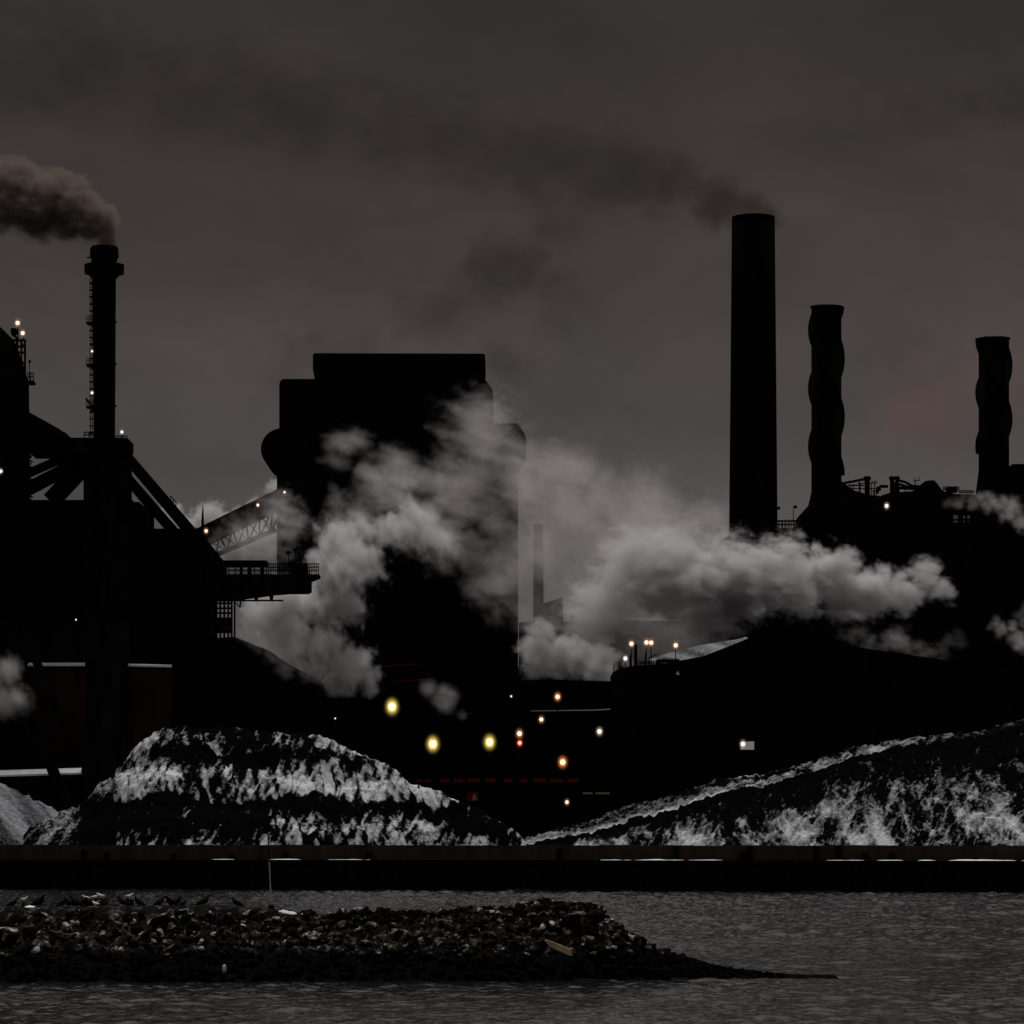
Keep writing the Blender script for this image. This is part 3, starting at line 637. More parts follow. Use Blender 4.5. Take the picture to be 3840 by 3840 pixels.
tb([(3365, 1800), (3395, 1808), (3420, 1822), (3470, 1826)], 5); tb([(3372, 1815), (3420, 1832)], 5); tb([(3340, 1828), (3460, 1834)], 6)
part('roof_pipes', b, 'steel', rp_)
b = MB()
for sx, sy in ((3190, 1822), (3200, 1815), (3222, 1804), (3226, 1812), (3267, 1812), (3280, 1810), (3275, 1838), (3286, 1838), (3355, 1806), (3372, 1812), (3395, 1830), (3432, 1800)): b.bar(at(sx, 1862, Yq), at(sx, sy, Yq), px(3.5, Yq))
for y0, x0, x1 in ((1812, 3215, 3290), (1832, 3190, 3300), (1806, 3268, 3288), (1840, 3270, 3292), (1822, 3390, 3440), (1801, 3426, 3450)): b.bar(at(x0, y0, Yq), at(x1, y0, Yq), px(3.5, Yq))
for sx in (3428, 3446): b.bar(at(sx, 1801, Yq), at(sx, 1788, Yq), px(2.2, Yq))
part('pipe_trestle', b, 'steel', rp_)
for cx, cw in ((3252, 14), (3345, 11), (3364, 10)):
    b = MB(); Yv = YR + 8; c = at(cx, 1850, Yv); w = px(cw, Yv); z = lambda sy: at(0, sy, Yv).z
    b.lathe(c, [(w * .72, z(1860)), (w * .72, z(1802)), (w, z(1798)), (w * 1.05, z(1790)), (w * .7, z(1786))], 16); part('roof_vent', b, 'steel', rp_)
b = MB(); b.rail(at(3538, 1842, YR + 3), at(3596, 1842, YR + 3), px(16, YR), 8, .25, 2); part('roof_railing', b, 'steel', rp_)
b = MB(); b.prism([(3552, 1827), (3590, 1827), (3590, 1845), (3552, 1845)], YR + 6, YR + 9); part('roof_housing', b, 'steel', rp_)
b = MB(); b.rail(at(3596, 1852, YR + 3), at(3650, 1852, YR + 3), px(12, YR), 7, .22, 2); part('roof_railing', b, 'steel', rp_)
WIN = emit('dim_window', (.30, .24, .17), .10)
for x0, x1, y0, y1 in ((3575, 3592, 1932, 1946), (3575, 3592, 1953, 1959), (3612, 3619, 1934, 1945), (3628, 3636, 1933, 1945), (3613, 3618, 1953, 1958), (3629, 3634, 1953, 1957)):
    b = MB(); b.prism([(x0, y0), (x1, y0), (x1, y1), (x0, y1)], YR - .12, YR - .02); part('dim_window', b, WIN, rp_)
small_lamp('roof_lamp', 'single bright white lamp high on the dark plant between the wavy chimneys', 3325, 1897, YR - 4, 8.0, 'white', mount='bracket')
wk = thing('walkway', 'railed walkway between the great chimney and the taller wavy chimney', 'walkway', at(2960, 1988, YR - 1))
b = MB(); b.prism([(2905, 1981), (3016, 1980), (3016, 1990), (2905, 1992)], YR - 3, YR - .3); part('deck', b, 'steel', wk)
b = MB(); b.rail(at(2908, 1981, YR - 2.9), at(3014, 1980, YR - 2.9), px(29, YR), 9, .22, 2); part('railing', b, 'steel', wk); b = MB(); b.rail(at(2908, 1981, YR - .5), at(3014, 1980, YR - .5), px(25, YR), 8, .2, 2); part('railing', b, 'steel', wk)
for k, (sx, sy) in enumerate(((2977, 1898), (2914, 1903))):
    t = thing('unlit_lamp_post', ['unlit lamp post with bent head on the walkway right of the great chimney', 'unlit lamp head peeping out beside the great chimney shaft'][k], 'lamp post', at(sx, 1981, YR - 2))
    b = MB(); b.tube([at(sx - 2, 1981, YR - 2), at(sx - 2, sy, YR - 2), at(sx + 6, sy - 3, YR - 2)], .11, 6); part('post', b, 'steel', t)
    b = MB(); b.ball(at(sx + 6, sy + 3, YR - 2), .5, 8, 6, (1, 1, .9)); part('lamp_head', b, 'steel', t)

# --- middle distance: small stack and low sheds
YI = 1235.0
i0 = at(2019, 2280, YI); zi = lambda sy: at(0, sy, YI).z
ss = thing('small_chimney', 'short slender chimney rising out of the steam right of the hall', 'chimney', (i0.x, i0.y, GZ))
b = MB(); b.lathe(i0, [(px(23, YI), GZ), (px(20, YI), zi(2280)), (px(17, YI), zi(1976))], 24); part('shaft', b, 'stack', ss, True)
b = MB(); b.lathe(i0, [(px(17, YI), zi(1976)), (px(19, YI), zi(1975)), (px(19, YI), zi(1967)), (px(12, YI), zi(1967))], 24); part('rim', b, 'stack', ss)
bx = thing('boiler_house', 'low black boiler house at the foot of the short slender chimney, under the steam', 'building', at(2090, 3200, YI))
b = MB(); b.prism([(1946, 2335), (2040, 2325), (2040, 2262), (2110, 2240), (2112, 2330), (2310, 2345), (2330, 2325), (2560, 2330), (2565, 2300), (2780, 2300), (2780, 3200), (1946, 3200)], YI + 3, YI + 20); part('walls', b, 'clad', bx)
b = MB(); b.prism([(2140, 2300), (2160, 2300), (2160, 2331), (2140, 2331)], YI + 5, YI + 8); part('roof_vent', b, 'steel', bx)

YK = 1080.0
ks = thing('long_shed', 'long low black shed across the middle behind the yard lamps', 'shed', at(1600, 3200, YK))
b = MB(); b.prism([(1100, 2560), (1380, 2562), (1900, 2556), (2030, 2548), (2420, 2558), (2420, 3200), (1100, 3200)], YK, YK + 40); part('walls', b, 'clad', ks)
b = MB(); b.prism([(1990, 2665), (2230, 2661), (2312, 2656), (2312, 2660), (2230, 2664.5), (1990, 2667)], YK - 3, YK - .1); part('snowy_ledge', b, 'snow', ks)
b = MB(); b.bar(at(1440, 2498, YK - 2), at(1580, 2490, YK - 2), .22); b.bar(at(1480, 2556, YK - 2), at(1630, 2545, YK - 2), .22); part('red_pipe', b, 'rust', ks)
b = MB(); b.prism([(1730, 2678), (1770, 2673), (1770, 2677), (1730, 2682)], YK - 1, YK - .1); part('red_beam', b, 'rust', ks)
YJ = 1010.0
js = thing('storage_shed', 'dark storage shed with a snow-streaked sloping roof beside the cluster of roof lamps', 'shed', at(2900, 3200, YJ))
b = MB(); b.prism([(2301, 2517), (2358, 2499), (2480, 2490), (2640, 2460), (2806, 2394), (2960, 2376), (3164, 2420), (3529, 2473), (4100, 2560), (4100, 3200), (2301, 3200)], YJ, YJ + 35); part('walls', b, 'clad', js)
# snowy pitch behind the front parapet, facing the water
u = np.linspace(0, 1, 60); w = np.linspace(0, 1, 14); U, W = np.meshgrid(u, w)
lo_y = np.interp(U, [0, .15, .4, .6, .8, 1], [2484, 2487, 2482, 2462, 2425, 2393]); hi_y = np.interp(U, [0, .2, .5, .75, .9, 1], [2472, 2448, 2421, 2406, 2398, 2388])
Yw = YJ + 1 + W * 9; SX = 2440 + (2806 - 2440) * U
Xs = (SX - CXP) / F * (YJ + 1); Zs = CAMZ + (HZ - (lo_y + (hi_y - lo_y) * W)) / F * Yw
Sn = .30 + .9 * (ridged((Xs * .25 + Zs * .7), Xs * .05, 3, 7) - .5) + .35 * (fbm(Xs * .5, Zs * .9, 3, 9) - .5)
o = grid_obj('snowy_roof', Xs - js.location.x, Yw - js.location.y, Zs - js.location.z, 'snowheap', Sn); o.parent = js
b = MB(); b.bar(at(2384, 2500, YJ + 1), at(2384, 2416, YJ + 1), px(12, YJ)); b.bar(at(2364, 2500, YJ + 1), at(2364, 2458, YJ + 1), px(9, YJ)); part('roof_stack', b, 'steel', js)
b = MB(); b.rail(at(2395, 2496, YJ + .5), at(2545, 2487, YJ + .5), px(14, YJ), 16, .2, 2); b.prism([(2462, 2472), (2548, 2472), (2548, 2490), (2462, 2490)], YJ + 1.5, YJ + 2)
for sx, t_ in ((2302, 2492), (2323, 2492), (2420, 2450), (2434, 2465), (2443, 2475)): b.bar(at(sx, 2515, YJ + .6), at(sx, t_, YJ + .6), px(4, YJ))
b.bar(at(2432, 2470, YJ + .6), at(2462, 2452, YJ + .6), px(4, YJ)); part('roof_gear', b, 'steel', js)
b = MB(); b.prism([(2535, 2522), (2543, 2516), (2550, 2530), (2537, 2532)], YJ - .3, YJ - .05); part('pale_plate', b, 'pale', js)
b = MB(); b.bar(at(2590, 2535, YJ - .3), at(2680, 2537, YJ - .3), .14); part('gutter', b, 'brown', js)
for lab, sx, sy, r, dr in (('roof lamp standing just left of the thick roof stack', 2368, 2414, 9.5, 85), ('first of two touching lamps in the roof cluster', 2424, 2409, 9.5, 85),
                           ('second of two touching lamps in the roof cluster', 2442, 2410, 9.5, 85), ('roof lamp on its own beside the snow-streaked roof', 2534, 2420, 9.5, 70)):
    small_lamp('shed_roof_lamp', 'bright warm ' + lab, sx, sy, YJ - 1, r, 'warm', drop=dr)
small_lamp('shed_side_lamp', 'lower white floodlight hung beside the thick roof stack', 2345, 2469, YJ - 1, 8.5, 'white', drop=30)

# --- yard lamps
lamps = [('yellow', 1470, 2650, 17, 'large yellow yard lamp, highest of the three beyond the coal heap', 1000),
         ('yellow', 1623, 2790, 17, 'large yellow yard lamp, lowest of the three, nearest the coal heap crest', 985),
         ('yellow', 1836, 2783, 16, 'large yellow yard lamp nearest the stacked red and white lamps', 985),
         ('warm', 1948, 2751, 11, 'warm white lamp directly above a red one', 990),
         ('orange', 2091, 2613, 10, 'red-orange lamp highest among the yard lamps right of the hall', 1030),
         ('white', 1917, 2611, 4, 'tiny pinkish lamp alone high on the long dark shed', 1030),
         ('warm', 2030, 2698, 9, 'small warm lamp midway between the red lamps', 1010),
         ('white', 2248, 2743, 10, 'round white lamp standing apart above the slag heap foot', 1000),
         ('orange', 2110, 2858, 13, 'orange lamp low above the row of rusty boxes', 980),
         ('warm', 2126, 3008, 8, 'lowest pale lamp just over the slag heap crest', 960),
         ('warm', 1012, 2620, 6, 'small pinkish lamp alone above the coal heap top', 1000),
         ('white', 1257, 2694, 3.4, 'pinprick white lamp just above the coal heap crest', 985)]
for col, sx, sy, r, lab, Y in lamps: small_lamp('yard_lamp', lab, sx, sy, Y, r, col, mount='mast')
small_lamp('signal_lamp', 'red signal lamp directly under a warm white lamp', 1949, 2786, 988, 9, 'red', mount='bracket')
fl = small_lamp('flood_lamp', 'white floodlight in front of a pale rectangular panel above the slag heap', 2786, 2790, 975, 9.5, 'white', mount='bracket')
pn = thing('sign_panel', 'small pale grey rectangular panel with a glow of its own beside a corner lamp', 'panel', at(2803, 2800, 977))
b = MB(); b.prism([(2777, 2782), (2828, 2780), (2828, 2811), (2777, 2811)], 977, 977.4); part('panel', b, emit('glowing_panel', (.24, .24, .2), .62), pn)  # panel emits by itself, imitating lamp light falling on it
b = MB(); b.tube([(at(2782, 0, 978).x, 978, GZ), at(2782, 2790, 978)], .12, 6); b.tube([(at(2822, 0, 978).x, 978, GZ), at(2822, 2790, 978)], .12, 6); part('post', b, 'steel', pn)
# rusty boxes in a row on a raised track
tr = thing('raised_track', 'dark raised ledge carrying a row of dim rusty boxes behind the coal heap', 'ledge', (at(1880, 0, 968).x, 968, GZ))
b = MB(); b.prism([(1480, 2934), (2300, 2934), (2300, 2946), (1480, 2946)], 966, 970); part('beam', b, 'steel', tr)
b = MB()
for sx in range(1500, 2300, 130): b.bar((at(sx, 0, 968).x, 968, GZ), at(sx, 2946, 968), .6)
part('trestle_leg', b, 'steel', tr)
spots = [(1560, 1580), (1588, 1614), (1649, 1684), (1699, 1742), (1755, 1800), (1821, 1858), (1891, 1920), (1949, 1978), (1999, 2044), (2061, 2111), (2127, 2169)]
for i, (x0, x1) in enumerate(spots):
    b = MB(); hh = random.uniform(10, 15); b.prism([(x0, 2933.5), (x0 - 1, 2933.5 - hh), (x1 + 1, 2933.5 - hh), (x1, 2933.5)], 967, 969.2)
    o = part('rusty_box', b, 'rust'); tag(o, 'dim rusty red box in the row on the raised ledge between the heaps', 'box', 'rusty boxes in a row on the raised ledge')
    p0 = at((x0 + x1) / 2, 2933.5, 968); o.data.transform(Matrix.Translation(-p0)); o.location = p0
sg = thing('number_board', 'dim red-brown board with the figure 6 beside the right end of the coal heap', 'sign', at(1772, 2996, 955))
b = MB(); b.prism([(1752, 2972), (1792, 2972), (1792, 3004), (1752, 3004)], 955, 955.3); part('board', b, 'rust', sg)
b = MB(); b.bar((at(1772, 0, 955.5).x, 955.5, GZ), at(1772, 2980, 955.5), .2); part('post', b, 'steel', sg)
fc_ = bpy.data.curves.new('figure', 'FONT'); fc_.body = '6'; fc_.size = 2.2; fc_.extrude = .03; fc_.align_x = 'CENTER'
to = bpy.data.objects.new('figure_tmp', fc_); COL.objects.link(to); dg = bpy.context.evaluated_depsgraph_get()
me = bpy.data.meshes.new_from_object(to.evaluated_get(dg)); bpy.data.objects.remove(to)
fo = bpy.data.objects.new('figure', me); COL.objects.link(fo); fo.parent = sg; me.materials.clear(); me.materials.append(M['slab'])
p0 = at(1780, 3001, 954.9); fo.location = p0 - sg.location; fo.rotation_euler = (R(90), 0, 0)
for x0, x1, lab in ((2186, 2222, 'smaller pale snowy roof strip of a low hut between the heaps'), (2234, 2286, 'longer pale snowy roof strip of a low hut between the heaps')):
    t = thing('low_hut', lab, 'hut', (at((x0 + x1) / 2, 0, 950).x, 950, GZ))
    b = MB(); b.prism([(x0, 2979), (x1, 2979), (x1, 3215), (x0, 3215)], 950, 955); part('walls', b, 'clad', t)
    b = MB(); A = at(x0, 2978.5, 949.6); B = at(x1, 2978.5, 949.6); k = px(8, 950)
    b.add([A, B, B + Vector((0, 1.6, k)), A + Vector((0, 1.6, k)), A + Vector((0, 1.6, 0)), B + Vector((0, 1.6, 0))], [(0, 1, 2, 3), (5, 4, 3, 2), (0, 3, 4), (1, 5, 2), (0, 4, 5, 1)]); part('snowy_roof', b, M['snowheap_flat'] if 'snowheap_flat' in M else 'concrete', t)

# ------------------------------------------------------------------ rubble spit with birds
SO = [(-700, 3402), (0, 3400), (400, 3398), (700, 3396), (900, 3399), (1000, 3406), (1120, 3424), (1200, 3438), (1290, 3428), (1370, 3420), (1500, 3430), (1640, 3427), (1800, 3412), (1927, 3409), (2003, 3393), (2046, 3386),
      (2148, 3396), (2249, 3412), (2275, 3447), (2322, 3490), (2365, 3518), (2412, 3543), (2500, 3578), (2556, 3598), (2665, 3627), (2775, 3643), (2914, 3655), (3040, 3660)]
YSP = 307.5
sox = np.array([p[0] for p in SO], float); soy = np.array([p[1] for p in SO], float)
def spit_top(x): return CAMZ + (HZ - np.interp(x * F / YSP + CXP, sox, soy)) / F * YSP
def spit_front(x): return 296.5 + np.interp(x * F / 300 + CXP, [0, 1900, 3050], [-1.0, 1.5, 9.5]) + 0 * x
def spit_z(x, y):
    H = np.maximum(spit_top(x), 0); fy = spit_front(x); cy = YSP - 1.2
    tf = (y - fy) / (cy - fy)
    z = np.where(y < cy, H * np.clip(tf, -.3, 1) ** 1.0, H - np.clip(y - cy - 4.5, 0, 20) * .75)
    # flat earth crown on the left, loose rubble on the right
    return z
xs = np.arange(-50, 24, .22); ys = np.arange(292, 324, .24); X, Y = np.meshgrid(xs, ys)
Z = spit_z(X, Y); H = np.maximum(spit_top(X), 0)
rough = np.clip(H * .3, .03, .6) * (1 - .75 * ((Y > YSP - 1.6) & (X < -14)))
Z = Z + rough * (fbm(X * 1.1, Y * 1.1, 4, 3) - .62) - .35 * (H < .05)
o = grid_obj('rocky_spit', X, Y, Z, 'earth', smooth=False); tag(o, 'long dark rubble spit lying in the water before the quay', 'spit', kind='structure')

def rock_mesh(seed, n=2):
    bm = bmesh.new(); bmesh.ops.create_icosphere(bm, subdivisions=n, radius=1); r = random.Random(seed)
    pl = [(Vector((r.gauss(0, 1), r.gauss(0, 1), r.gauss(0, 1))).normalized(), r.uniform(.5, .85)) for _ in range(9)]
    for v in bm.verts:
        for nrm, dd in pl:
            k = v.co.dot(nrm) - dd
            if k > 0: v.co -= nrm * k
        v.co *= 1 + r.uniform(-.04, .04)
    me = bpy.data.meshes.new('boulder'); bm.to_mesh(me); bm.free(); me.materials.append(M['rock']); return me
rocks = [rock_mesh(s) for s in range(9)]
RL = {'b': 'grey-brown boulder among the rubble on the face of the spit'}
cand = []
for i in range(4600):
    x = random.uniform(-44, 20); fy = float(spit_front(x)); y = random.uniform(fy + .2, YSP + 1.0)
    if float(spit_top(x)) < .12: continue
    z = float(spit_z(np.array(x), np.array(y)))
    if x < -15.5 and (y > YSP - 1.2 or z > float(spit_top(x)) - .55): continue
    cand.append((x, y, z, (.09 + .34 * random.random() ** 2.2) * min(1, .35 + float(spit_top(x)) * .5)))
big = sorted(cand, key=lambda c: -c[3])[:290]; rest = [c for c in cand if c not in set(big)]
bigs = [(30, 3520, 1.35), (95, 3565, .8), (150, 3555, .95), (195, 3575, .55), (240, 3578, .5), (60, 3470, 1.1), (175, 3510, 1.0), (110, 3500, .9), (610, 3465, 1.15), (2160, 3450, .9), (2230, 3440, .75), (2400, 3530, .6)]
first = None
def put_rock(x, y, z, r, sq, tilt, me, extra=''):
    o = bpy.data.objects.new('boulder', me) if first is None else first.copy()
    o.data = me; COL.objects.link(o); o.location = (x, y, z)
    o.scale = (r * random.uniform(.85, 1.35), r * random.uniform(.8, 1.2), r * sq); o.rotation_euler = (random.uniform(-.5, .5), tilt, random.uniform(0, 6.3))
    return o
for sx, sy, r in bigs:
    Yb = float(np.interp(sy, [3400, 3677], [YSP - 1.5, 297])) - r * .3; p0 = at(sx, sy, Yb)
    o = put_rock(p0.x, Yb, p0.z, r, .8, random.uniform(-.5, .5), rocks[random.randrange(9)]); first = first or o
    tag(o, 'large angular boulder on the spit, clearly bigger than the rubble round it', 'boulder', 'large boulders on the spit')
for x, y, z, r in big:
    o = put_rock(x, y - .05, z + r * .25, r * 1.15, random.uniform(.55, .9), random.uniform(-.5, .5), rocks[random.randrange(9)])
    tag(o, RL['b'], 'boulder', 'boulders of the spit rubble')
rv = MB()
for x, y, z, r in rest:
    me = rocks[random.randrange(9)]; rot = Matrix.Rotation(random.uniform(0, 6.3), 3, 'Z') @ Matrix.Rotation(random.uniform(-.8, .8), 3, 'Y'); s = Vector((r * 1.2, r, r * .75))
    if len(rv.v) > 160000: break
    rv.add([Vector((x, y, z + r * .25)) + rot @ Vector((v.co.x * s.x, v.co.y * s.y, v.co.z * s.z)) for v in me.vertices], [tuple(p.vertices) for p in me.polygons])
o = part('rubble', rv, 'rock'); tag(o, 'small loose stones packed between the boulders of the spit', 'rubble', kind='stuff')
def snow_patch(label, x0, x1, Y, h):
    xs = np.linspace(at(x0, 0, Y).x, at(x1, 0, Y).x, 40); w = np.linspace(0, 1, 14); X, W = np.meshgrid(xs, w)
    Yp = Y - .15 + W * .9; e = np.sin(np.linspace(0, math.pi, 40))[None, :] ** .5 * np.sin(W * math.pi) ** .5
    Zp = spit_z(X, Yp) - .14 + h * e * (.5 + 1.0 * fbm(X * 2.5, Yp * 1.5, 3, 2))
    o = grid_obj('snow_patch', X, Yp, Zp, 'snow'); tag(o, label, 'snow patch')
snow_patch('bright snow patch on the spit crest just right of the pole', 1034, 1116, YSP - 1.3, .26)
snow_patch('tiny snow patch on the spit crest a little past the larger one', 1126, 1154, YSP - 1.3, .22)
snow_patch('small snow patch beside the dark birds near the left edge', 86, 134, YSP - 1.0, .2)
pl = thing('marker_pole', 'thin pale pole leaning slightly on the spit crest', 'pole', at(1017, 3396, YSP))
b = MB(); b.tube([at(1017, 3397, YSP), at(1010, 3232, YSP)], [.05, .045], 8); part('shaft', b, 'polegrey', pl)
b = MB(); b.tube([at(1010, 3231.8, YSP), at(1003, 3075, YSP)], [.05, .045], 8); part('pole_top', b, 'steel', pl)
b = MB(); p0 = at(1017, 3398, YSP); b.lathe(p0, [(.26, p0.z - .3), (.24, p0.z + .06), (.1, p0.z + .12)], 10); part('foot', b, 'steel', pl)
sl = thing('plank', 'pale slab of driftwood lying slantwise on the spit rubble', 'plank', at(2096, 3560, 299.2))
b = MB(); b.prism([(2043, 3527), (2052, 3525), (2105, 3545), (2140, 3560), (2149, 3584), (2135, 3583), (2060, 3549)], 299.0, 299.8); part('slab', b, 'slab', sl)
sw = thing('pale_stone', 'single pale upright stone low on the black wet foot of the spit', 'stone', at(841, 3632, 297))
b = MB(); b.ball(at(841, 3632, 297.2), .19, 8, 6, (.8, .8, 1.6)); part('stone', b, 'pale', sw)

# birds: one continuous body each
def bird_mesh(kind):
    bm = bmesh.new()
    if kind == 'cormorant':   # upright hunched: tail, body, neck, head
        J = [((-.42, 0, .10), .03, .06), ((-.24, 0, .22), .11, .12), ((-.02, 0, .33), .19, .20), ((.13, 0, .44), .17, .19), ((.21, 0, .56), .10, .11), ((.24, 0, .65), .07, .075), ((.28, 0, .70), .07, .07), ((.36, 0, .70), .03, .025), ((.44, 0, .69), .012, .012)]
    else:                     # gull: level body, round head
        J = [((-.36, 0, .24), .02, .03), ((-.22, 0, .25), .07, .06), ((-.02, 0, .26), .13, .12), ((.14, 0, .29), .11, .11), ((.20, 0, .37), .07, .07), ((.23, 0, .43), .07, .07), ((.29, 0, .43), .035, .03), ((.37, 0, .42), .012, .012)]
    rings = []
    n = 10
    for i, (p, ry, rz) in enumerate(J):
        a = Vector(J[max(i - 1, 0)][0]); c = Vector(J[min(i + 1, len(J) - 1)][0]); t = (c - a).normalized(); s = Vector((0, 1, 0)); u = s.cross(t)
        rings.append([bm.verts.new(Vector(p) + s * ry * math.cos(2 * math.pi * k / n) + u * rz * math.sin(2 * math.pi * k / n)) for k in range(n)])
    for a, c in zip(rings, rings[1:]):
        for k in range(n): bm.faces.new((a[k], a[(k + 1) % n], c[(k + 1) % n], c[k]))
    bm.faces.new(rings[0][::-1]); bm.faces.new(rings[-1])
    for sgn in (-1, 1):       # legs rooted inside the body, with a webbed foot
        top = Vector((0.0, .06 * sgn, .25)); ft = Vector((.02, .07 * sgn, 0))
        q = [bm.verts.new(c + Vector((dx, dy, 0))) for c, w in ((top, .03), (ft, .014)) for dx, dy in ((-w, -w), (w, -w), (w, w), (-w, w))]
        for k in range(4): bm.faces.new((q[k], q[(k + 1) % 4], q[4 + (k + 1) % 4], q[4 + k]))
        f = [bm.verts.new(ft + Vector(v)) for v in ((-.02, 0, 0), (.10, -.05, 0), (.12, 0, .01), (.10, .05, 0))]; bm.faces.new(f)
    bmesh.ops.recalc_face_normals(bm, faces=bm.faces[:])
    me = bpy.data.meshes.new(kind); bm.to_mesh(me); bm.free()
    me.polygons.foreach_set('use_smooth', [True] * len(me.polygons)); me.materials.append(M['crow' if kind == 'cormorant' else 'gull']); return me
BM = {k: bird_mesh(k) for k in ('cormorant', 'gull')}
dark = [(47, 0.9), (145, 1.25), (232, .9), (258, 1.0), (286, 1.1), (308, .95), (337, 1.0), (395, .7), (462, 1.05), (522, 1.0), (598, 1.0), (640, 1.1), (660, 1.0), (688, .7), (762, 1.15), (888, 1.0)]
proto = None
DL = {762: 'dark hunched bird with raised head, second to the left of the pole', 888: 'dark hunched bird standing nearest the pole on the spit crest', 145: 'tallest dark bird on the spit crest near the left edge',
      395: 'low crouching dark bird in the gap between two bird clusters', 462: 'dark bird standing beside a white gull on the spit crest', 522: 'lone dark bird between a white gull and the next dark cluster', 47: 'dark bird nearest the left edge, beside the small snow patch'}
for sx, s in dark:
    o = bpy.data.objects.new('dark_bird', BM['cormorant']) if proto is None else proto.copy(); proto = proto or o; COL.objects.link(o)
    Yb = YSP + random.uniform(-.6, 1.2); x = at(sx, 0, Yb).x; o.location = (x, Yb, float(spit_z(np.array(x), np.array(Yb))) - .06)
    o.scale = (s * 1.15, s * 1.5, s * 1.0); o.rotation_euler = (0, 0, random.choice((0, math.pi)) + random.uniform(-.7, .7))
    tag(o, DL.get(sx, 'dark hunched bird huddled in one of the tight clusters on the spit crest'), 'bird', 'dark birds resting on the spit')
proto = None
for i, (sx, dz) in enumerate(((91, .25), (322, .35), (355, .4), (377, .5), (485, .45), (359, 0))):
    o = bpy.data.objects.new('white_gull', BM['gull']) if proto is None else proto.copy(); proto = proto or o; COL.objects.link(o)
    Yb = YSP + (1.6 if dz else -.8); x = at(sx, 0, Yb).x; o.location = (x, Yb, float(spit_z(np.array(x), np.array(Yb))) + dz - .05)
    if dz:   # standing on stones at the back of the crest
        r = put_rock(x, Yb, o.location.z - dz * .55, dz * .9 + .1, 1.0, .1, rocks[i % 9]); tag(r, 'dark stone under a white gull on the spit crest', 'boulder', 'stones under the gulls')
        o.location.z = r.location.z + r.scale.z * .62
    o.rotation_euler = (0, 0, random.uniform(-.6, .6) + (math.pi if i % 2 else 0)); o.scale = (.95,) * 3
    tag(o, ['white gull near the left edge above the small snow patch', 'white gull standing among the left cluster of dark birds', 'white gull at the right end of the left bird cluster', 'white gull standing highest, just past the left bird cluster',
            'white gull next to a dark bird midway along the crest', 'white gull low in front of the left bird cluster'][i], 'bird', 'white gulls on the spit')

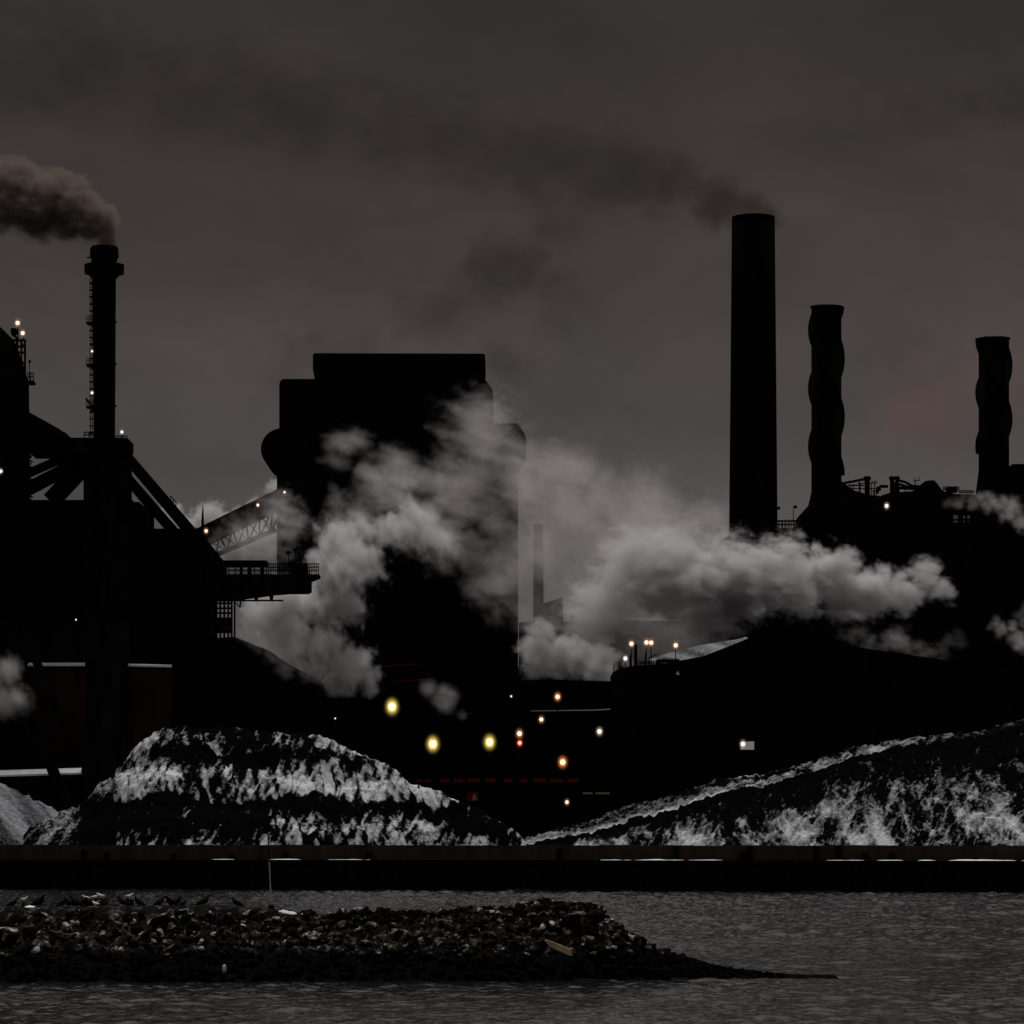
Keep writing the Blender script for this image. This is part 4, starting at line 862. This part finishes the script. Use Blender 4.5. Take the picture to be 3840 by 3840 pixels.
# ------------------------------------------------------------------ smoke and steam
def volmat(name, col, dens, aniso, absorb=None):
    m, nt, n, l = newmat(name); n.remove(n['Principled BSDF'])
    v = n.new('ShaderNodeVolumePrincipled'); v.inputs['Color'].default_value = (*col, 1); v.inputs['Anisotropy'].default_value = aniso
    a = n.new('ShaderNodeAttribute'); a.attribute_name = 'density'
    mu = n.new('ShaderNodeMath'); mu.operation = 'MULTIPLY'; mu.inputs[1].default_value = dens
    l.new(a.outputs['Fac'], mu.inputs[0]); v.inputs['Density Attribute'].default_value = ''
    l.new(mu.outputs[0], v.inputs['Density']); l.new(v.outputs[0], n['Material Output'].inputs['Volume']); return m
def plume(name, label, pts, mat, vox=.9, warp=(1.2, 1.6), detail=.6, edge=.6, seed=0, jit=.4, cat='steam', step=.28, billow=0, freq=1.7, bias=0.0, rmin=.45, taper=0.0, stretch=.5, wind=-14, fine=.35):
    """pts: (sx, sy, depth, radius px, density). Puffs strung along the path, merged and frayed by noise into one fog grid."""
    rr = random.Random(seed); P, RD, DN = [], [], []
    segs = list(zip(pts, pts[1:])) if len(pts) > 1 else [(pts[0], pts[0])]
    for a, b in segs:
        A = at(*a[:3]); B = at(*b[:3]); ra = px(a[3], a[2]); rb = px(b[3], b[2]); L = (B - A).length
        n = max(2, int(L / max(.3, step * (ra + rb) / 2)))
        for i in range(n):
            f = i / n; r = ra + (rb - ra) * f
            j = Vector((rr.gauss(0, 1), rr.gauss(0, 1) * .7, rr.gauss(0, 1))) * r * jit
            r0 = r * rr.uniform(rmin, 1.0); P.append(A.lerp(B, f) + j); RD.append(r0); DN.append(a[4] + (b[4] - a[4]) * f)
            for q in range(billow):   # smaller puffs boiling out of the surface
                dr = Vector((rr.gauss(0, 1), rr.gauss(0, 1), rr.gauss(.3, 1))).normalized()
                P.append(P[-1 - q] + dr * r0 * .85); RD.append(r0 * rr.uniform(.25, .5)); DN.append(DN[-1])
    c = sum(P, Vector()) / len(P); rm_ = sum(RD) / len(RD)
    me = bpy.data.meshes.new(name); me.from_pydata([p - c for p in P], [], [])
    for nm, vals in (('rad', RD), ('den', DN)):
        at_ = me.attributes.new(nm, 'FLOAT', 'POINT'); at_.data.foreach_set('value', vals)
    me.materials.append(mat)
    o = bpy.data.objects.new(name, me); COL.objects.link(o); o.location = c; tag(o, label, cat, kind='stuff')
    lo = Vector([min(p[k] - 1.5 * r for p, r in zip(P, RD)) - c[k] for k in range(3)]); hi = Vector([max(p[k] + 1.5 * r for p, r in zip(P, RD)) - c[k] for k in range(3)])
    ng = bpy.data.node_groups.new(name + '_fog', 'GeometryNodeTree')
    ng.interface.new_socket('Geometry', in_out='INPUT', socket_type='NodeSocketGeometry'); ng.interface.new_socket('Geometry', in_out='OUTPUT', socket_type='NodeSocketGeometry')
    n = ng.nodes; l = ng.links; gi = n.new('NodeGroupInput'); go = n.new('NodeGroupOutput')
    def math_(op, a, b=None, c_=None):
        x = n.new('ShaderNodeMath'); x.operation = op
        for i, v in enumerate((a, b, c_)):
            if v is None: continue
            if isinstance(v, (int, float)): x.inputs[i].default_value = v
            else: l.new(v, x.inputs[i])
        return x.outputs[0]
    pos = n.new('GeometryNodeInputPosition').outputs[0]
    ro = n.new('ShaderNodeVectorRotate'); ro.rotation_type = 'Y_AXIS'; ro.inputs['Angle'].default_value = R(wind); l.new(pos, ro.inputs['Vector'])
    stv = n.new('ShaderNodeVectorMath'); stv.operation = 'MULTIPLY'; l.new(ro.outputs[0], stv.inputs[0]); stv.inputs[1].default_value = (stretch, 1, 1)
    def noise(scale, det, off, ro_=.58):
        ad = n.new('ShaderNodeVectorMath'); ad.operation = 'ADD'; l.new(stv.outputs[0], ad.inputs[0]); ad.inputs[1].default_value = (off + seed * 37.1, off * 1.7, off * .6)
        z = n.new('ShaderNodeTexNoise'); z.inputs['Scale'].default_value = scale; z.inputs['Detail'].default_value = det; z.inputs['Roughness'].default_value = ro_; l.new(ad.outputs[0], z.inputs['Vector']); return z
    w = noise(warp[1] / (rm_ * 3.2), 5, 3.0)
    sb = n.new('ShaderNodeVectorMath'); sb.operation = 'SUBTRACT'; l.new(w.outputs['Color'], sb.inputs[0]); sb.inputs[1].default_value = (.5, .5, .5)
    sc_ = n.new('ShaderNodeVectorMath'); sc_.operation = 'SCALE'; sc_.inputs['Scale'].default_value = warp[0] * rm_ * 2; l.new(sb.outputs[0], sc_.inputs[0])
    if taper:    # the warp grows with the distance from the mouth of the stack
        dm = n.new('ShaderNodeVectorMath'); dm.operation = 'DISTANCE'; l.new(pos, dm.inputs[0]); dm.inputs[1].default_value = at(*pts[0][:3]) - c
        mt = n.new('ShaderNodeMapRange'); mt.inputs['From Max'].default_value = taper; mt.inputs['To Min'].default_value = .04 * warp[0] * rm_ * 2; mt.inputs['To Max'].default_value = warp[0] * rm_ * 2
        l.new(dm.outputs['Value'], mt.inputs['Value']); l.new(mt.outputs[0], sc_.inputs['Scale'])
    pw = n.new('ShaderNodeVectorMath'); pw.operation = 'ADD'; l.new(pos, pw.inputs[0]); l.new(sc_.outputs[0], pw.inputs[1])
    sn = n.new('GeometryNodeSampleNearest'); sn.domain = 'POINT'; l.new(gi.outputs[0], sn.inputs['Geometry']); l.new(pw.outputs[0], sn.inputs['Sample Position'])
    def sample(kind, src):
        si = n.new('GeometryNodeSampleIndex'); si.data_type = kind; si.domain = 'POINT'; l.new(gi.outputs[0], si.inputs['Geometry']); l.new(sn.outputs[0], si.inputs['Index']); l.new(src, si.inputs['Value']); return si.outputs[0]
    def named(nm):
        x = n.new('GeometryNodeInputNamedAttribute'); x.data_type = 'FLOAT'; x.inputs['Name'].default_value = nm; return x.outputs['Attribute']
    p2 = n.new('GeometryNodeInputPosition').outputs[0]
    ctr = sample('FLOAT_VECTOR', p2); rad = sample('FLOAT', named('rad')); den = sample('FLOAT', named('den'))
    dv = n.new('ShaderNodeVectorMath'); dv.operation = 'DISTANCE'; l.new(pw.outputs[0], dv.inputs[0]); l.new(ctr, dv.inputs[1])
    s = math_('SUBTRACT', 1.0, math_('DIVIDE', dv.outputs['Value'], rad))
    fb = noise(freq / rm_, 7, 9.0).outputs['Fac']
    s2 = math_('ADD', math_('ADD', s, bias), math_('MULTIPLY', math_('SUBTRACT', fb, .5), detail * 4))
    s2 = math_('ADD', s2, math_('MULTIPLY', math_('SUBTRACT', noise(freq * 3.4 / rm_, 5, 21.0, .65).outputs['Fac'], .5), fine * 4))
    mr = n.new('ShaderNodeMapRange'); mr.interpolation_type = 'SMOOTHSTEP'; mr.inputs['From Min'].default_value = .02; mr.inputs['From Max'].default_value = .02 + edge; l.new(s2, mr.inputs['Value'])
    D = math_('MULTIPLY', mr.outputs[0], den)
    vc = n.new('GeometryNodeVolumeCube'); vc.inputs['Min'].default_value = lo; vc.inputs['Max'].default_value = hi
    for k, nm in enumerate(('Resolution X', 'Resolution Y', 'Resolution Z')): vc.inputs[nm].default_value = max(8, min(480, int((hi[k] - lo[k]) / vox)))
    l.new(D, vc.inputs['Density'])
    sm = n.new('GeometryNodeSetMaterial'); sm.inputs['Material'].default_value = mat; l.new(vc.outputs[0], sm.inputs[0]); l.new(sm.outputs[0], go.inputs[0])
    md = o.modifiers.new('fog', 'NODES'); md.node_group = ng
    return o
VW = volmat('white_steam', (.90, .885, .90), .62, .1)
VV = volmat('thin_steam', (.90, .86, .855), .068, .15)
VE = volmat('loose_steam', (.88, .85, .85), .22, .15)
VH = volmat('steam_haze', (.88, .83, .82), .011, .15)
VD = volmat('sooty_smoke', (.33, .275, .24), .75, .1)
VB = volmat('thin_black_smoke', (.06, .05, .045), .024, .2)
VR = volmat('thin_reddish_smoke', (.46, .25, .24), .025, .2)

plume('chimney_smoke', 'brown-grey smoke with a pale upper rim streaming left from the slim chimney', [(400, 932, 945, 34, 1), (408, 900, 945, 40, 1), (385, 855, 945, 62, 1), (310, 800, 947, 88, 1), (210, 765, 950, 112, .95), (100, 740, 953, 122, .9), (-10, 715, 957, 125, .8), (-250, 680, 965, 150, .6)], VD, vox=.5, seed=1, cat='smoke', detail=.42, warp=(.6, 1.9), edge=.6, bias=.12, jit=.16, rmin=.8, step=.2, taper=14)
plume('stack_smoke', 'long thin dark smoke trail drifting left across the sky from the great chimney', [(2855, 822, 1130, 62, 6), (2800, 790, 1130, 72, 5), (2720, 752, 1132, 88, 3.8), (2600, 722, 1135, 110, 2.6), (2400, 685, 1140, 145, 1.9), (2100, 615, 1150, 170, 1.4), (1700, 540, 1160, 190, 1.1), (1200, 440, 1175, 205, .95), (600, 320, 1190, 215, .8), (-200, 160, 1210, 230, .7)], VB, vox=1.1, seed=2, cat='smoke', detail=.7, warp=(.9, 2.4), edge=1.0, jit=.16, taper=70, bias=.24, wind=-14, stretch=.7, fine=.3, rmin=.75, step=.2)
plume('roof_smoke', 'dark smudge of smoke hanging in the sky above the steelworks hall', [(1030, 1400, 1290, 110, .8), (1250, 1310, 1290, 130, .9), (1480, 1290, 1290, 140, .9), (1680, 1200, 1288, 170, 1.2), (1830, 1040, 1286, 220, 1.9), (1900, 930, 1286, 190, 1.9), (2050, 1010, 1286, 170, 1.4), (2140, 1180, 1286, 140, .8)], VB, vox=1.4, seed=3, cat='smoke', detail=.6, warp=(1.1, 1.8), edge=1.1, jit=.35, bias=.15, stretch=.8, fine=.25)
plume('reddish_smoke', 'faint reddish smoke between the two wavy chimneys', [(3550, 1720, 1180, 110, .9), (3490, 1580, 1180, 165, 1.1), (3460, 1430, 1180, 180, 1.0), (3590, 1380, 1180, 160, .9), (3620, 1520, 1180, 150, .9)], VR, vox=1.3, seed=4, cat='smoke', detail=.4, edge=1.1, bias=.2, stretch=.8, fine=.15)
plume('high_smoke', 'dim smoke band high in the sky above the shorter wavy chimney', [(2950, 300, 1400, 50, .4), (3250, 350, 1400, 80, .9), (3550, 380, 1400, 95, 1.1), (3850, 410, 1400, 105, 1.2), (4100, 430, 1400, 110, 1.2)], VB, vox=1.6, seed=31, cat='smoke', detail=.5, edge=1.1, bias=.15, stretch=.5, wind=4, fine=.25)
plume('steam_plume', 'thick billowing white steam rolling left below the great chimney', [(3560, 2235, 1078, 30, .4), (3470, 2200, 1078, 62, .7), (3340, 2222, 1078, 84, .9), (3200, 2210, 1078, 105, 1), (3020, 2180, 1080, 125, 1), (2850, 2165, 1082, 148, 1), (2680, 2180, 1084, 165, .9), (2500, 2185, 1086, 165, .7), (2360, 2245, 1088, 165, .45), (2230, 2270, 1092, 145, .22)], VW, vox=.55, seed=5, detail=.72, warp=(.75, 2.6), edge=.8, jit=.28, bias=.16, freq=1.8, fine=.45, stretch=.48, rmin=.5, wind=-12)
plume('steam_veil', 'thin grey steam veil drifting across the front of the steelworks hall', [(2740, 2010, 1190, 110, .7), (2560, 1930, 1190, 150, .8), (2350, 1860, 1190, 170, .9), (2150, 1805, 1190, 170, 1.0), (1950, 1760, 1190, 160, 1.2), (1700, 1780, 1190, 170, 1.4), (1480, 1790, 1190, 150, 1.2), (1310, 1710, 1190, 110, 1.0), (1225, 1640, 1190, 70, .7)], VV, vox=.95, seed=6, detail=.8, warp=(1.1, 1.9), edge=1.1, jit=.30, bias=-.02, stretch=.34, wind=-18, fine=.45)
plume('steam_veil', 'ragged steam cloud hanging before the middle of the hall under the thin veil', [(2600, 2100, 1182, 150, .7), (2300, 2060, 1182, 200, .8), (2050, 2060, 1180, 200, 1.1), (1850, 2080, 1180, 170, 1.2), (1920, 2290, 1180, 130, 1.1), (1720, 1970, 1180, 140, 1.4), (1480, 1930, 1180, 140, 1.5), (1260, 1910, 1180, 110, 1.3)], VV, vox=.95, seed=16, detail=.9, warp=(1.2, 1.9), edge=1.0, jit=.36, bias=-.10, stretch=.5, wind=-28, fine=.5)
plume('steam_haze', 'even pale haze of steam filling the gap between the hall and the great chimney', [(2700, 2000, 1215, 170, 1), (2500, 2050, 1215, 230, 1), (2250, 2000, 1215, 240, 1.1), (2050, 1950, 1215, 200, 1.1), (2060, 2180, 1215, 220, 1.1), (2300, 2300, 1215, 220, 1.1), (2550, 2280, 1215, 200, 1)], VH, vox=1.3, seed=26, detail=.5, warp=(.8, 1.8), edge=.8, jit=.35, bias=.35, stretch=.6)
plume('steam_haze', 'faint steam blurring the conveyor bridge truss beside the hall', [(840, 2050, 1190, 65, .8), (930, 2010, 1190, 90, 1.2), (1030, 1970, 1190, 110, 1.6), (1120, 2020, 1190, 110, 1.6)], VV, vox=.7, seed=27, detail=.9, warp=(1.1, 1.8), edge=1.2, bias=.1, fine=.5)
plume('steam_column', 'pale steam column rising from the shed roof right of the loading platform', [(1390, 2575, 1060, 40, .9), (1330, 2500, 1060, 90, 1), (1200, 2440, 1060, 120, 1), (1020, 2370, 1060, 115, .7), (1120, 2300, 1060, 130, .9), (1230, 2230, 1062, 115, 1), (1240, 2120, 1066, 105, .9), (1330, 2030, 1070, 110, .8), (1500, 1990, 1075, 100, .7), (1680, 2010, 1080, 80, .5)], VW, vox=.65, seed=7, detail=.75, warp=(.9, 1.9), edge=.9, jit=.34, bias=.06, stretch=.6, wind=-75, fine=.45)
plume('steam_bank', 'bank of grey steam behind the conveyor bridge truss', [(600, 1900, 1330, 50, .5), (660, 1935, 1330, 65, .6), (740, 1975, 1330, 75, .7), (860, 2020, 1330, 110, .8), (1000, 1985, 1330, 110, .8), (985, 1890, 1330, 40, .6), (1010, 2130, 1330, 150, .9)], VW, vox=1.0, seed=8, detail=.5, warp=(.9, 2), edge=.6, billow=2)
plume('low_steam', 'low pale steam puff left of the roof lamps', [(2340, 2500, 1095, 50, .9), (2240, 2475, 1100, 80, 1), (2120, 2480, 1105, 90, 1), (2010, 2465, 1110, 90, .9), (1980, 2385, 1112, 70, .6)], VW, vox=.62, seed=9, detail=.7, warp=(.6, 2.0), edge=.9, bias=.12, stretch=.6, wind=-20)
plume('edge_steam', 'thin slanting steam jet from the plant roof at the right edge', [(3560, 1885, 1100, 22, .25), (3660, 1880, 1100, 32, .6), (3750, 1885, 1100, 38, .8), (3820, 1930, 1100, 42, .8), (3900, 1995, 1100, 46, .8)], VE, vox=.55, seed=10, detail=.6, warp=(.7, 1.8), edge=.9, stretch=.4, wind=-25, bias=.1)
plume('edge_steam', 'small bright steam puff low at the right edge', [(3735, 2345, 1000, 34, .7), (3790, 2380, 1000, 40, .8), (3870, 2425, 1000, 46, .8), (3820, 2290, 1000, 24, .2)], VE, vox=.55, seed=12, detail=.6, warp=(.7, 1.8), edge=.9, stretch=.5, wind=-25, bias=.1)
plume('roof_steam', 'faint steam wisps lying along the dark shed roof under the thick plume', [(3170, 2385, 1030, 40, .14), (3250, 2410, 1030, 44, .18), (3350, 2418, 1030, 50, .36), (3480, 2450, 1030, 42, .2), (3610, 2385, 1030, 36, .06)], VE, vox=.55, seed=13, detail=.8, edge=1.0, stretch=.4, bias=.1)
plume('yard_steam', 'thin steam wisps drifting over the sloping shed roof left of the steam column', [(900, 2390, 940, 35, .5), (1000, 2430, 940, 50, .8), (1100, 2480, 940, 55, .9), (1220, 2540, 942, 45, .6)], VV, vox=.6, seed=28, detail=.8, edge=1.0, stretch=.5, wind=-25)
plume('leg_steam', 'pale steam seen past the sloping leg at the left edge', [(-60, 2520, 897, 80, .8), (-10, 2560, 897, 80, .9), (30, 2620, 897, 70, 1), (60, 2670, 897, 42, 1)], VE, vox=.5, seed=14, detail=.5, warp=(.6, 1.6), edge=.9, stretch=.5, wind=-60, bias=.25)
plume('yard_steam', 'small dim pinkish steam puff behind the highest yellow lamp', [(1605, 2580, 1040, 36, .9), (1650, 2615, 1040, 50, 1.4), (1710, 2650, 1040, 40, .9)], VV, vox=.6, seed=15, detail=.4, warp=(.5, 1.4), edge=1.0, bias=.2)

# ------------------------------------------------------------------ light and sky
SUN_EL, SUN_AZ = R(72), R(4)     # high, behind the works and a little to the right
sd = Vector((math.sin(SUN_AZ) * math.cos(SUN_EL), math.cos(SUN_AZ) * math.cos(SUN_EL), math.sin(SUN_EL)))
sun = bpy.data.lights.new('sun', 'SUN'); sun.energy = 2.05; sun.angle = R(12); sun.color = (1, .965, .94)
so = bpy.data.objects.new('sun', sun); COL.objects.link(so); so.rotation_euler = (-sd).to_track_quat('-Z', 'Y').to_euler()
w = bpy.data.worlds.new('World'); sc.world = w; w.use_nodes = True; nt = w.node_tree; n = nt.nodes; l = nt.links
bg = n['Background']; sky = n.new('ShaderNodeTexSky'); sky.sky_type = 'NISHITA'; sky.sun_disc = False; sky.sun_elevation = SUN_EL; sky.sun_rotation = SUN_AZ
tc = n.new('ShaderNodeTexCoord'); sp = n.new('ShaderNodeSeparateXYZ'); l.new(tc.outputs['Generated'], sp.inputs[0])
rp = n.new('ShaderNodeValToRGB'); e = rp.color_ramp.elements
def lin(r, g_, b_): return tuple(((c / 255 + .055) / 1.055) ** 2.4 if c > 10 else c / 255 / 12.92 for c in (r, g_, b_))
S = 1.0
stops = [(0.0, (84, 83, 83)), (.06, (81, 79, 78)), (.095, (74, 70, 68)), (.14, (65, 59, 56)), (.18, (54, 49, 45)), (.215, (49, 46, 40)), (.28, (86, 83, 80)), (.36, (150, 147, 145)), (.6, (148, 146, 144)), (1.0, (112, 110, 108))]
e[0].position = 0; e[0].color = (*lin(*stops[0][1]), 1); e[1].position = 1; e[1].color = (*lin(*stops[-1][1]), 1)
for p_, c_ in stops[1:-1]: k = e.new(p_); k.color = (*lin(*c_), 1)
l.new(sp.outputs['Z'], rp.inputs['Fac'])
mp = n.new('ShaderNodeMapping'); mp.inputs['Scale'].default_value = (14, 14, 30); l.new(tc.outputs['Generated'], mp.inputs['Vector'])
nz = n.new('ShaderNodeTexNoise'); nz.inputs['Scale'].default_value = 1.0; nz.inputs['Detail'].default_value = 7; nz.inputs['Roughness'].default_value = .55; nz.inputs['Distortion'].default_value = .4; l.new(mp.outputs[0], nz.inputs['Vector'])
mr = n.new('ShaderNodeMapRange'); mr.inputs['From Min'].default_value = .3; mr.inputs['From Max'].default_value = .7; mr.inputs['To Min'].default_value = 0; mr.inputs['To Max'].default_value = 1; l.new(nz.outputs['Fac'], mr.inputs['Value'])
ct = n.new('ShaderNodeMix'); ct.data_type = 'RGBA'; ct.inputs['A'].default_value = (.82, .805, .79, 1); ct.inputs['B'].default_value = (1.18, 1.14, 1.14, 1); l.new(mr.outputs[0], ct.inputs['Factor'])
ml = n.new('ShaderNodeMix'); ml.data_type = 'RGBA'; ml.blend_type = 'MULTIPLY'; ml.inputs['Factor'].default_value = 1; l.new(rp.outputs['Color'], ml.inputs['A']); l.new(ct.outputs['Result'], ml.inputs['B'])
sm = n.new('ShaderNodeVectorMath'); sm.operation = 'SCALE'; sm.inputs['Scale'].default_value = 20.0; l.new(ml.outputs['Result'], sm.inputs[0])   # cloud deck over the sky, in the sky texture's own units
mx = n.new('ShaderNodeMix'); mx.data_type = 'RGBA'; mx.inputs['Factor'].default_value = .985; l.new(sky.outputs[0], mx.inputs['A']); l.new(sm.outputs[0], mx.inputs['B'])
l.new(mx.outputs['Result'], bg.inputs['Color']); bg.inputs['Strength'].default_value = .05

sc.view_settings.view_transform = 'Standard'; sc.view_settings.look = 'None'; sc.view_settings.exposure = 0; sc.view_settings.gamma = 1
sc.cycles.use_denoising = True
sc.cycles.max_bounces = 6; sc.cycles.volume_bounces = 3; sc.cycles.diffuse_bounces = 2; sc.cycles.glossy_bounces = 2; sc.cycles.transparent_max_bounces = 16
sc.cycles.volume_step_rate = 1.6; sc.cycles.volume_max_steps = 256
sc.cycles.sample_clamp_indirect = 3.0
